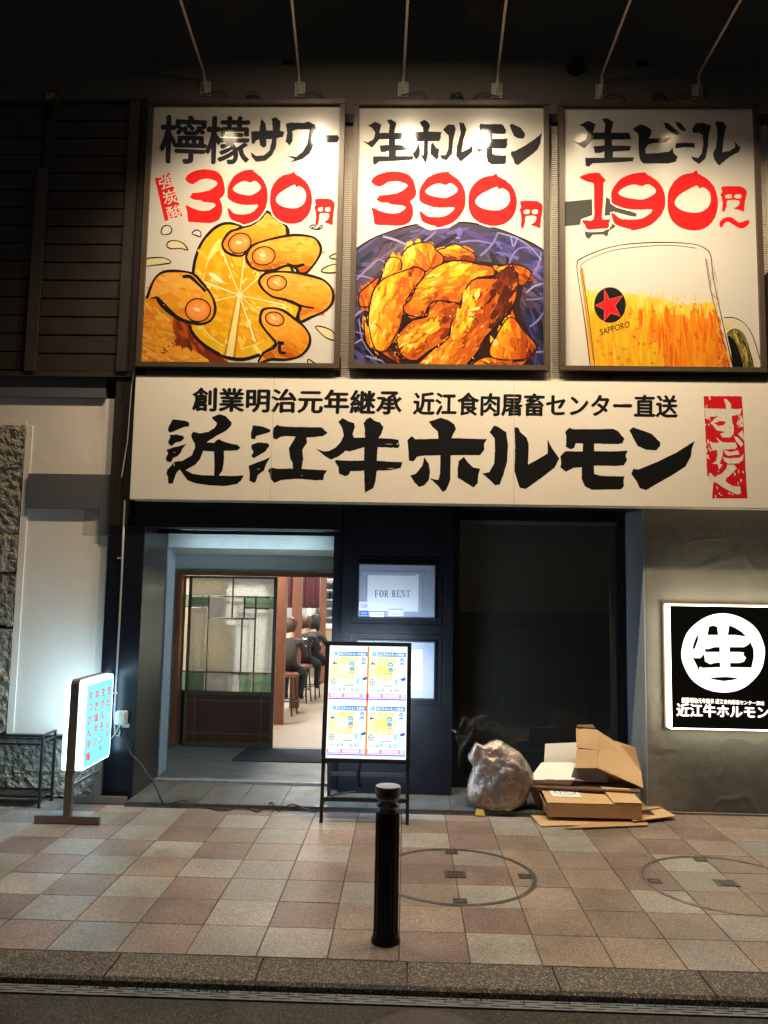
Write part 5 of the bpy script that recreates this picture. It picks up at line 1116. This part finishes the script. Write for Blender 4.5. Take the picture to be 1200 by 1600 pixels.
# ------------------------------------------------------------------ A-frame light box
af = thing('menu_stand', 'black framed backlit menu stand with four bright sale posters by the entrance', 'lit sign', (-.25, 5.7, 0))
FB = (5.45, 0.0); FT = (5.63, 1.195)
fy = lambda z: FB[0]+(FT[0]-FB[0])*z/FT[1]
AX0, AX1 = -.556, .040
for s_, X in ((0, AX0), (1, AX1-.022)):
    b = MB(); b.add([(X, fy(0), 0), (X+.022, fy(0), 0), (X+.022, fy(0)+.035, 0), (X, fy(0)+.035, 0), (X, fy(.42), .42), (X+.022, fy(.42), .42), (X+.022, fy(.42)+.035, .42), (X, fy(.42)+.035, .42)], [(0,3,2,1),(4,5,6,7),(0,1,5,4),(1,2,6,5),(2,3,7,6),(3,0,4,7)]); b.build('leg', M['blackmetal'], af)
    MB().bar((X+.011, 5.70, 1.10), (X+.011, 6.0, .0), .022, .03).build('leg', M['blackmetal'], af)
MB().box(AX0+.022, AX1-.022, fy(.14)+.004, fy(.14)+.03, .135, .16).build('cross_rail', M['blackmetal'], af)
MB().box(AX0+.022, AX1-.022, 5.935, 5.96, .20, .225).build('cross_rail', M['blackmetal'], af)
def slab(x0, x1, z0, z1, d0, d1):
    b = MB(); return b.add([(x, fy(z)+d, z) for z in (z0, z1) for x, d in ((x0, d0), (x1, d0), (x1, d1), (x0, d1))], [(0,3,2,1),(4,5,6,7),(0,1,5,4),(1,2,6,5),(2,3,7,6),(3,0,4,7)])
zb_, zt_ = .385, 1.185; fw = .026
for a in (slab(AX0-.004, AX1+.004, zt_-fw, zt_, -.012, .05), slab(AX0-.004, AX1+.004, zb_, zb_+fw, -.012, .05), slab(AX0-.004, AX0+fw, zb_+fw, zt_-fw, -.012, .05), slab(AX1-fw, AX1+.004, zb_+fw, zt_-fw, -.012, .05)): a.build('frame', M['blackmetal'], af, bevel=.004)
slab(AX0+fw, AX1-fw, zb_+fw, zt_-fw, 0, .045).build('light_panel', mat('panel_white', (.8, .8, .8), .4, emit=1.0), af)
slab(AX0+fw, AX1-fw, zb_+fw, zt_-fw, .0505, .052).build('rear_light_panel', M['backlit'], af)
gx0, gx1, gz0, gz1 = AX0+fw+.004, AX1-fw-.004, zb_+fw+.014, zt_-fw-.004
P = Print(lambda x, z: Vector((x, fy(z), z)), (0, -1, .15), step=5e-5)
P.poly([(gx0-.004, gz0-.014), (gx1+.004, gz0-.014), (gx1+.004, gz1+.004), (gx0-.004, gz1+.004)], (225, 246, 252))
pw, ph = (gx1-gx0)/2, (gz1-gz0)/2
for ix in range(2):
    for iz in range(2):
        ox, oz = gx0+ix*pw, gz0+iz*ph; U = lambda u, v: (ox+u*pw, oz+ph-v*ph)
        R4 = lambda a, b_, c_, d, c: P.poly([U(a, b_), U(c_, b_), U(c_, d), U(a, d)], c)
        T4 = lambda s_, a, b_, c_, d, c, bo=.02, sk=0: P.text(s_, [U(a+sk, b_), U(c_+sk, b_-sk*.5), U(c_, d-sk*.5), U(a, d)], c, bo)
        R4(0, 0, 1, .98, (250, 250, 244)); R4(0, .2, .12, .75, (252, 240, 190)); R4(.88, .05, 1, .2, (252, 244, 220))
        for k in range(26): u, v = random.uniform(.05, .95), random.uniform(.01, .1); R4(u, v, u+.02, v+.01, random.choice([(240, 150, 130), (150, 190, 220), (250, 220, 120)]))
        P.poly([U(.42+.36*math.cos(a), .46+.17*math.sin(a)) for a in [k*.523 for k in range(12)]], (254, 244, 176))
        for k in range(90):
            u, v = random.uniform(.08, .94), random.uniform(.20, .74); q = random.uniform(.008, .03)
            P.poly([U(u, v), U(u+q, v-q*.4), U(u+q*1.3, v+q*.25), U(u+q*.2, v+q*.4)], random.choice([(250, 222, 110), (170, 180, 214), (250, 196, 180), (200, 214, 190), (140, 150, 200), (252, 236, 150)]))
        R4(.06, .10, .98, .185, (70, 130, 200)); T4('近江牛ホルモン大宴会!', .26, .115, .94, .172, (236, 250, 255), .02)
        for rr, cc in ((.085, (236, 250, 252)), (.06, (120, 190, 230))): P.poly([U(.16+rr*math.cos(a), .14+rr*.75*math.sin(a)) for a in [k*.628 for k in range(10)]], cc)
        T4('大感謝祭', .12, .205, .72, .30, (250, 214, 90), .035); 
        # round portrait doodles
        for (u, v, s_) in ((.58, .34, 1), (.88, .25, .8)):
            P.poly([U(u+.075*s_*math.cos(a), v+.06*s_*math.sin(a)) for a in [k*.628 for k in range(10)]], (90, 140, 190)); P.poly([U(u+.05*s_*math.cos(a), v+.01+.04*s_*math.sin(a)) for a in [k*.628 for k in range(10)]], (190, 230, 244)); R4(u-.04*s_, v, u+.045*s_, v+.012, (70, 110, 160))
            P.poly([U(u-.06*s_, v+.055*s_), U(u+.06*s_, v+.055*s_), U(u+.09*s_, v+.10*s_), U(u-.09*s_, v+.10*s_)], (110, 160, 200))
        R4(.08, .31, .2, .335, (80, 90, 150)); P.poly([U(.10, .27), U(.14, .31), U(.09, .36)], (70, 80, 150))
        T4('99', .20, .355, .50, .56, (80, 92, 150), .06, .04); T4('99', .20, .355, .50, .56, (252, 240, 110) if ix else (252, 250, 224), .03, .04)
        T4('円', .50, .45, .62, .56, (150, 140, 120), .03, .03); T4('SALE', .62, .42, .98, .53, (110, 100, 160), .035, .04); T4('SALE', .62, .42, .98, .53, (254, 252, 226), .01, .04)
        T4('お得な感謝祭開催中', .35, .575, .86, .63, (120, 110, 160), .0, .02)
        for rr, cc in ((.08, (80, 120, 190)), (.06, (236, 240, 190))): P.poly([U(.12+rr*math.cos(a), .66+rr*.75*math.sin(a)) for a in [k*.628 for k in range(10)]], cc)
        R4(.11, .60, .13, .72, (110, 150, 200)); R4(.06, .655, .19, .668, (110, 150, 200))
        R4(.70, .60, .78, .70, (130, 214, 210)); R4(.82, .62, .92, .74, (180, 230, 236)); P.poly([U(.84, .6), U(.97, .55), U(.99, .61), U(.9, .63)], (70, 90, 160)); P.poly([U(.36, .72), U(.62, .70), U(.66, .735), U(.4, .745)], (150, 190, 170))
        R4(.0, .755, 1, .85, (214, 246, 250)); T4('開催期間', .05, .79, .22, .815, (120, 160, 180), .01); T4('6/9', .26, .77, .42, .835, (70, 110, 130), .008); T4('月～', .44, .79, .56, .815, (120, 150, 160), 0); T4('6/30', .58, .77, .82, .835, (70, 110, 130), .008)
        R4(.0, .872, 1, .95, (244, 130, 180)); R4(.05, .885, .34, .935, (255, 240, 248)); R4(.40, .885, .82, .935, (252, 220, 234)); R4(.87, .88, .97, .94, (160, 226, 244))
        T4('詳細は店内で', .18, .90, .33, .922, (120, 80, 110), 0); T4('皆様のご来店をお待ちしております', .42, .90, .8, .922, (190, 120, 150), 0)
        R4(.0, .96, 1, .985, (90, 110, 200))
P.poly([(gx0+pw-.006, gz0+.002), (gx0+pw+.006, gz0+.002), (gx0+pw+.006, gz1), (gx0+pw-.006, gz1)], (214, 120, 60)); P.poly([(gx0+pw-.006, gz0+ph-.01), (gx0+pw+.006, gz0+ph-.01), (gx0+pw+.006, gz0+ph+.05), (gx0+pw-.006, gz0+ph+.05)], (190, 30, 60))
P.build('poster_prints', M['inklit'], af)
b = MB()
for k in range(5):
    x = -.29+random.uniform(-.015, .015); b.tube([(x, 5.58, .385), (x-.02+random.uniform(-.02, .02), 5.56, .30), (x-.01, 5.57, .24), (x+.005, 5.56, .21)], .004, 6)
b.build('cable_bundle', M['cable'], af)

# notices on the black door panel
def paper(name, r, label, prints, Y=6.1240, m=None):
    x0, x1, z0, z1 = px_rect(*r, Y); t = thing(name, label, 'notice', ((x0+x1)/2, Y, z0))
    MB().box(x0, x1, Y-.001, Y+.0006, z0, z1).build('sheet', m or M['paper'], t)
    P = Print(lambda x, y: at(x, y, Y-.001), (0, -1, 0), base=.0002)
    prints(P); 
    if P.v: P.build('print', M['inkflat'], t)
def serif(P, txt, x, y, w_, h_):
    c = (16, 16, 20); U = {'F': [(.0,0,.5,.06),(.14,0,.32,1),(.04,.94,.44,1),(.32,0,.95,.08),(.88,0,.95,.25),(.32,.46,.7,.53),(.64,.36,.70,.63)], 'E': [(.0,0,.5,.06),(.14,0,.32,1),(.0,.94,.5,1),(.32,0,.95,.08),(.88,0,.95,.25),(.32,.46,.7,.53),(.64,.36,.70,.63),(.32,.92,1,1),(.92,.72,1,1)],
      'R': [(.0,0,.4,.06),(.14,0,.32,1),(.0,.94,.46,1),(.32,0,.68,.08),(.64,.04,.82,.46),(.32,.44,.70,.52),'leg',(.82,.94,1.02,1)], 'N': [(.0,0,.3,.06),(.12,0,.2,1),(.0,.94,.32,1),'diag',(.82,0,.9,1),(.7,0,1.02,.06)], 'T': [(.0,0,1,.08),(.0,0,.07,.26),(.93,0,1,.26),(.41,0,.59,1),(.26,.94,.74,1)], 'O': []}
    cw = w_/7.55; cx_ = x
    for ch in txt:
        if ch == ' ': cx_ += cw*.55; continue
        X = lambda u: cx_+u*cw*.86; Y = lambda v: y+v*h_
        if ch == 'O': P.poly([(X(.5+.5*math.cos(a)), Y(.5+.52*math.sin(a))) for a in [k*.2618 for k in range(24)]], c, holes=[[(X(.5+.27*math.cos(a)), Y(.5+.44*math.sin(a))) for a in [k*.2618 for k in range(24)]]])
        for q in U[ch]:
            if q == 'leg': P.poly([(X(.42), Y(.5)), (X(.62), Y(.5)), (X(.96), Y(1)), (X(.74), Y(1))], c)
            elif q == 'diag': P.poly([(X(.1), Y(0)), (X(.32), Y(0)), (X(.9), Y(1)), (X(.76), Y(1))], c)
            else: P.poly([(X(q[0]), Y(q[1])), (X(q[2]), Y(q[1])), (X(q[2]), Y(q[3])), (X(q[0]), Y(q[3]))], c)
        cx_ += cw
paper('rent_notice', (574, 897, 654, 955), 'white paper reading FOR RENT taped inside the upper black frame', lambda P: serif(P, 'FOR RENT', 585.5, 922.6, 56.5, 10.4), 6.1262)
paper('small_sticker', (561, 940, 576, 962), 'small white and blue sticker at lower left of the upper notice frame', lambda P: (P.poly(rect(561.3, 954, 575.7, 961.7), (60, 100, 190)), P.text('回8', rect(564, 943, 574, 950), (120, 70, 90), 0), P.text('防犯', rect(564, 956, 574, 959.5), (220, 230, 250), 0)))
paper('phone_sticker', (606, 951, 631, 964), 'small white label below the rent notice at its middle', lambda P: (P.stroke([(607, 952), (630, 952), (630, 963), (607, 963)], .7, (40, 50, 100), closed=True, smooth=0), P.text('お問い合わせ', rect(610, 958, 628, 961), (150, 80, 110), 0)))
paper('plain_label', (578, 956, 600, 964), 'narrow plain pale label beside the sticker in the upper notice frame', lambda P: P.text('テナント募集', rect(582, 958, 597, 961), (120, 130, 160), 0))
paper('lower_notice', (590, 1014, 660, 1078), 'plain pale paper in the lower black frame, half hidden by the menu stand', lambda P: None)
b = MB(); 
for (a, b_, c_, d) in ((567, 893, 650, 899), (650, 893, 666, 898), (655, 899, 659, 960), (566, 899, 570, 950)):
    x0, x1, z0, z1 = px_rect(a, b_, c_, d, 6.1245); b.box(x0, x1, 6.1244, 6.1248, z0, z1)
b.build('clear_tape', mat('clear_tape', (.48, .54, .64), .2, alpha=.45), loc=(0, 6.127, 1.6), label='clear tape strips around the FOR RENT paper', cat='tape')

# ------------------------------------------------------------------ bollard
bx_, by_ = -.068, 3.675
bo = thing('bollard', 'short black fluted bollard standing on the pavement in front of the menu stand', 'bollard', (bx_, by_, 0))
n = 48; prof = [(.0645, 0), (.0645, .012), (.0575, .03), (.0555, .05), (.0545, .53), (.054, .555)]
vs = []; fs = []
for j, (r, z) in enumerate(prof):
    for k in range(96):
        fl = .0045*max(0, math.cos(k*2*math.pi/96*12))**2 if .03 < z < .54 else 0
        a = k*2*math.pi/96; vs.append((bx_+(r-fl)*math.cos(a), by_+(r-fl)*math.sin(a), z))
for j in range(len(prof)-1):
    for k in range(96): fs.append((j*96+k, j*96+(k+1) % 96, (j+1)*96+(k+1) % 96, (j+1)*96+k))
fs.append(tuple((len(prof)-1)*96+k for k in range(96)))
bmat = mat('bollard_paint', (.004, .004, .005), .35, spec=.25, rvar=.08, c2=(.010, .010, .011), sc_=30)
MB().add(vs, fs).build('post', bmat, bo)
MB().lathe(bx_, by_, [(.054, .5555), (.040, .565), (.040, .572), (.052, .580), (.054, .586), (.040, .596), (.040, .604), (.052, .612), (.0545, .618), (.056, .622)], 48).build('neck', mat('neck_metal', (.16, .16, .17), .3, metal=.7), bo, smooth=True)
MB().lathe(bx_, by_, [(.0565, .6225), (.0575, .63), (.0575, .662), (.0545, .668), (.0005, .6682)], 48).build('cap', mat('cap_paint', (.02, .02, .024), .3, spec=.9, coat=1), bo)

# ------------------------------------------------------------------ umbrella rack
rk = thing('umbrella_rack', 'empty black metal umbrella rack against the rough stone base', 'umbrella rack', (-2.85, 5.74, 0))
RX0, RX1, RY0, RY1 = -3.25, -2.535, 5.63, 5.83
for X in (RX0, RX1):
    for Y in (RY0, RY1): MB().box(X-.008, X+.008, Y-.008, Y+.008, .008, .50).build('leg', M['blackmetal'], rk); MB().lathe(X, Y, [(.016, 0), (.014, .008)], 12).build('foot', M['blackmetal'], rk)
    MB().box(X-.007, X+.007, RY0+.008, RY1-.008, .488, .50).build('end_rail', M['blackmetal'], rk)
    MB().box(X-.007, X+.007, RY0+.008, RY1-.008, .445, .455).build('end_rail', M['blackmetal'], rk)
for Y in (RY0, RY1): MB().box(RX0+.008, RX1-.008, Y-.007, Y+.007, .425, .44).build('long_rail', M['blackmetal'], rk); MB().box(RX0+.008, RX1-.008, Y-.007, Y+.007, .07, .085).build('long_rail', M['blackmetal'], rk)
for k in range(1, 8): X = RX0+(RX1-RX0)*k/8; MB().bar((X, RY0+.007, .434), (X+.06, RY1-.007, .434), .006, .006).build('divider', M['blackmetal'], rk)
MB().box(RX0+.01, RX1-.01, RY0+.01, RY1-.01, .062, .068).build('drip_tray', M['iron'], rk)
for k in range(2): X = RX0+.3+k*.25; MB().bar((X, RY0, .078), (X+.12, RY1, .078), .008, .006).build('tray_bar', M['blackmetal'], rk)

# ------------------------------------------------------------------ rubbish bag
def bagmesh(scale, wr):
    bm = bmesh.new(); bmesh.ops.create_icosphere(bm, subdivisions=6, radius=1)
    kn = Vector((-.80, -.2, .62)).normalized()
    for v in bm.verts:
        p = v.co.copy(); r = 1.0
        for f, a in ((1.2, .16), (2.4, .08), (5, .03)): r += a*noise.noise(p*f+Vector((3, 1, f)))
        d = max(.02, 1-p.dot(kn)); tt = (p-kn*p.dot(kn)); 
        if tt.length: tt.normalize()
        r -= wr*(abs(noise.noise(tt*5+Vector((0, d*.8, 0))))*.9+abs(noise.noise(p*8+Vector((2, 2, 2))))*.5+.3*abs(noise.noise(p*19)))
        r += .42*max(0, 1-d/.055)**1.5+.06*max(0, 1-d/.25)
        q_ = 1.0+.14*max(0, -p.z)-.12*max(0, p.z)
        x, y, z = p.x*r*.228*q_*scale, p.y*r*.18*q_*scale, p.z*r*.265*scale+.225
        z = max(z, .005+.004*noise.noise(p*9)+(1-scale)*.2)
        v.co = Vector((x, y, z))
    gm = bpy.data.meshes.new('bag'); bm.to_mesh(gm); bm.free()
    for p in gm.polygons: p.use_smooth = True
    return gm
bagm = bpy.data.materials.new('bag_contents'); bagm.use_nodes = True; nt = bagm.node_tree; L = nt.links.new; pb = nt.nodes['Principled BSDF']
tc = nt.nodes.new('ShaderNodeTexCoord'); v = nt.nodes.new('ShaderNodeTexVoronoi'); v.inputs['Scale'].default_value = 24; n1 = nt.nodes.new('ShaderNodeTexNoise'); n1.inputs['Scale'].default_value = 9; n1.inputs['Detail'].default_value = 6
L(tc.outputs['Object'], n1.inputs[0]); ad = nt.nodes.new('ShaderNodeVectorMath'); ad.operation = 'MULTIPLY_ADD'; L(n1.outputs['Color'], ad.inputs[0]); ad.inputs[1].default_value = (.22, .22, .22); L(tc.outputs['Object'], ad.inputs[2]); L(ad.outputs[0], v.inputs['Vector'])
r = nt.nodes.new('ShaderNodeValToRGB'); e = r.color_ramp.elements; e[0].color = (.55, .40, .30, 1); e[1].color = (.85, .76, .66, 1)
for pos, c in ((.22, (.86, .66, .42)), (.42, (.92, .80, .70)), (.56, (.78, .50, .42)), (.7, (.50, .54, .66)), (.8, (.86, .42, .38)), (.9, (.95, .92, .86))): q = r.color_ramp.elements.new(pos); q.color = (*c, 1)
sx = nt.nodes.new('ShaderNodeSeparateColor'); L(v.outputs['Color'], sx.inputs[0]); L(sx.outputs[0], r.inputs[0]); L(r.outputs[0], pb.inputs['Base Color']); pb.inputs['Roughness'].default_value = .7
bp = nt.nodes.new('ShaderNodeBump'); bp.inputs['Strength'].default_value = .8; bp.inputs['Distance'].default_value = .02; L(v.outputs['Distance'], bp.inputs['Height']); L(bp.outputs[0], pb.inputs['Normal'])
film = paneglass('bag_film', (.99, .98, .96), 1.7, .07, .11)
for n_ in film.node_tree.nodes:
    if n_.type == 'BSDF_DIFFUSE': n_.inputs[0].default_value = (.9, .84, .78, 1); nt = film.node_tree
tc = nt.nodes.new('ShaderNodeTexCoord'); n2 = nt.nodes.new('ShaderNodeTexNoise'); n2.inputs['Scale'].default_value = 16; n2.inputs['Detail'].default_value = 8; n2.inputs['Distortion'].default_value = 2.5
nt.links.new(tc.outputs['Object'], n2.inputs[0]); bp = nt.nodes.new('ShaderNodeBump'); bp.inputs['Strength'].default_value = .6; bp.inputs['Distance'].default_value = .015; nt.links.new(n2.outputs[0], bp.inputs['Height'])
for n_ in nt.nodes:
    if n_.type in ('BSDF_GLOSSY', 'FRESNEL'): nt.links.new(bp.outputs[0], n_.inputs['Normal'])
t = thing('rubbish_bag', 'full translucent rubbish bag slumped on the step beside the cardboard pile', 'rubbish bag', (.69, 5.86, 0))
for nm, sc_b, wr, mm in (('contents', .955, .03, bagm), ('plastic_film', 1.0, .065, film)):
    gm = bagmesh(sc_b, wr); gm.materials.append(mm); o = bpy.data.objects.new(nm, gm); link(o); o.parent = t; o.location = (0, .0, .0)
ylw = MB().sheet([(.50, 5.70, .01), (.57, 5.695, .008), (.56, 5.71, .045), (.51, 5.715, .05)], .003).build('yellow_scrap', mat('yellow_scrap', (.45, .36, .06), .5), t)

# ------------------------------------------------------------------ cardboard
def S3(*p): return [at(x, y, Y) for x, y, Y in p]
def G3(z, *p): return [gnd(x, y, z) for x, y in p]
MB().sheet(G3(.004, (818, 1262), (845, 1292), (945, 1289), (1012, 1290), (1008, 1262)), .006).build('cardboard_sheet', M['card'], loc=(1.1, 5.7, 0), label='flattened brown cardboard at the bottom left of the pile, corner towards the bag', cat='cardboard', group='flattened cardboard sheets under the boxes')
MB().sheet(G3(.014, (882, 1294), (930, 1284), (1008, 1284), (1012, 1289)), .006).build('cardboard_sheet', M['card2'], loc=(1.2, 5.6, 0), label='narrow strip of flattened cardboard lying in front of the low box', cat='cardboard', group='flattened cardboard sheets under the boxes')
MB().sheet(G3(.024, (990, 1284), (1056, 1276), (1010, 1250), (940, 1244)), .006).build('cardboard_sheet', M['card'], loc=(1.7, 5.8, 0), label='flattened cardboard with a red mark sticking out at the right of the pile', cat='cardboard', group='flattened cardboard sheets under the boxes')
MB().sheet(G3(.035, (1000, 1268), (1035, 1262), (1000, 1248), (960, 1246)), .006).build('cardboard_sheet', M['card'], loc=(1.7, 5.8, 0), label='smaller flattened cardboard lying on top of the right-hand one', cat='cardboard', group='flattened cardboard sheets under the boxes')
q = gnd(1008, 1274, .0335); MB().box(q.x-.03, q.x+.03, q.y-.02, q.y+.03, .0305, .0312).build('red_label', mat('red_print', (.6, .12, .07), .6), loc=tuple(q), label='small red printed mark on the right-hand flattened cardboard', cat='label')
# low brown box
lo_ = thing('cardboard_box', 'low brown cardboard box with a paper label, front of the pile', 'cardboard box', (1.3, 5.75, .02))
X0, X1, Y0, Y1, Z0, Z1 = .985, 1.625, 5.61, 5.90, .035, .125
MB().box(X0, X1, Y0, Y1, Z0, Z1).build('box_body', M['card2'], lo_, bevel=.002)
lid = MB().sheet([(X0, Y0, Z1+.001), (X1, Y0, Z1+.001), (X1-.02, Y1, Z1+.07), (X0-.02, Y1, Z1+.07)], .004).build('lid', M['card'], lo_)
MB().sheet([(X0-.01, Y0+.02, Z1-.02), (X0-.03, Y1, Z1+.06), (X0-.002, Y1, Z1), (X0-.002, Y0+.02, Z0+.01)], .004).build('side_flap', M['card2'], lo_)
f0 = lambda u, v, h=.0055: Vector((X0+(X1-X0)*u-.02*v, Y0+(Y1-Y0)*v, Z1+.001+.07*v+h))
MB().sheet([f0(.09, .28), f0(.40, .28), f0(.38, .75), f0(.07, .75)], .001).build('paper_label', M['paper'], lo_)
P = Print(lambda u, v: f0(u, v, .0068), (0, -.2, 1), base=.0001)
P.text('すだく', [(.16, .62), (.33, .62), (.34, .42), (.17, .42)], (60, 60, 66), .0); P.stroke([(.13, .5), (.20, .66), (.32, .64), (.36, .5), (.30, .38), (.18, .38)], .012, (60, 60, 66), closed=True)
P.build('label_print', M['inkflat'], lo_)
MB().sheet([f0(.70, .0, .012), f0(1.0, .0, .012), f0(.97, .62, .02), f0(.66, .7, .02)], .004).build('loose_flap', M['card'], lo_)
# dark flattened box between
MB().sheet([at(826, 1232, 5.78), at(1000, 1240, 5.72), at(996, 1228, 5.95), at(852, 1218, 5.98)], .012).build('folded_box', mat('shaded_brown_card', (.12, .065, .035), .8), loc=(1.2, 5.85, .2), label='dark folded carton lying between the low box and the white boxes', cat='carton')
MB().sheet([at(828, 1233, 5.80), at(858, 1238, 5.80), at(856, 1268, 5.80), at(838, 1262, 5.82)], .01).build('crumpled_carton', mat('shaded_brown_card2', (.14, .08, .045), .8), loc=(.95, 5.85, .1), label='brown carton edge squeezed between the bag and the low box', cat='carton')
# white lidded box
wb = thing('white_carton', 'white carton with a faint printed lid in the middle of the pile', 'carton', (1.05, 5.95, .2))
MB().sheet(S3((826, 1219, 5.82), (897, 1219, 5.82), (908, 1192, 6.0), (846, 1192, 6.0)), .004).build('lid', M['wcard'], wb)
MB().sheet(S3((826, 1219, 5.822), (897, 1219, 5.822), (889, 1229, 5.84), (830, 1227, 5.84)), .004).build('front', M['wcard'], wb)
MB().sheet(S3((852, 1218, 5.805), (866, 1218, 5.805), (866, 1223, 5.805), (852, 1223, 5.805)), .004).build('tab', M['card2'], wb)
P = Print(lambda u, v: at(846-20*v+62*u+9*v*u, 1192+27*v, 6.0-.18*v), (0, -.6, .8), base=.0045)
P.text('近江牛ホルモン', [(.2, .62), (.8, .62), (.84, .84), (.16, .84)], (120, 116, 112), 0); P.text('要冷蔵', [(.35, .3), (.65, .3), (.66, .42), (.34, .42)], (140, 136, 130), 0)
P.build('print', M['inkflat'], wb)
# grey carton under brown flap + open white flap behind
gb = thing('grey_carton', 'grey carton with rounded flap standing under the big brown flap', 'carton', (1.3, 5.98, .2))
MB().sheet(S3((898, 1200, 5.84), (945, 1200, 5.84), (950, 1222, 5.84), (890, 1222, 5.84)), .02).build('front', mat('grey_card', (.22, .21, .20), .7), gb)
MB().sheet(S3((852, 1162, 6.08), (902, 1160, 6.08), (908, 1192, 6.04), (850, 1192, 6.04)), .004).build('back_flap', M['wcard'], gb)
MB().sheet(S3((897, 1219, 5.825), (908, 1192, 6.0), (950, 1196, 6.02), (950, 1222, 5.86)), .004).build('side', mat('grey_card_side', (.30, .29, .28), .7), gb)
# big open brown box leaning
bb_ = thing('open_cardboard_box', 'opened brown cardboard box with wide flaps leaning over the top of the pile', 'cardboard box', (1.4, 6.0, .25))
MB().sheet(S3((900, 1137, 5.98), (932, 1140, 5.98), (935, 1172, 5.90), (901, 1168, 5.90)), .005).build('flap', M['card'], bb_)
MB().sheet(S3((901, 1170, 5.893), (934, 1172, 5.893), (934, 1200, 5.82), (900, 1200, 5.82)), .005).build('flap', M['card'], bb_)
MB().sheet(S3((932, 1140, 5.98), (968, 1163, 5.98), (1002, 1205, 5.90), (935, 1172, 5.90)), .005).build('panel', M['card'], bb_)
MB().sheet(S3((935, 1172, 5.897), (1002, 1205, 5.897), (1005, 1231, 5.80), (934, 1200, 5.80)), .005).build('panel', M['card'], bb_)
MB().sheet(S3((960, 1157, 6.02), (993, 1168, 6.02), (1001, 1203, 5.93), (968, 1164, 5.985)), .005).build('flap', M['card2'], bb_)
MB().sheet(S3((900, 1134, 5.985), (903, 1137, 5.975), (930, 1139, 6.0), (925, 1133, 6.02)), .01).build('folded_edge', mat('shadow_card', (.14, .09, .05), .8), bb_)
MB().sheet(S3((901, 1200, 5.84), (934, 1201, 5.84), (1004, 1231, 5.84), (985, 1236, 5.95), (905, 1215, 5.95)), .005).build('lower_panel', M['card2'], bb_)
P = Print(lambda x, y: at(x, y, 5.897-(y-1172)*.0034), (0, -1, .3), base=.0055)
P.text('取扱注意', [(943, 1201), (965, 1212), (965, 1217), (943, 1206)], (120, 60, 20), 0); P.build('print', M['inkflat'], bb_)
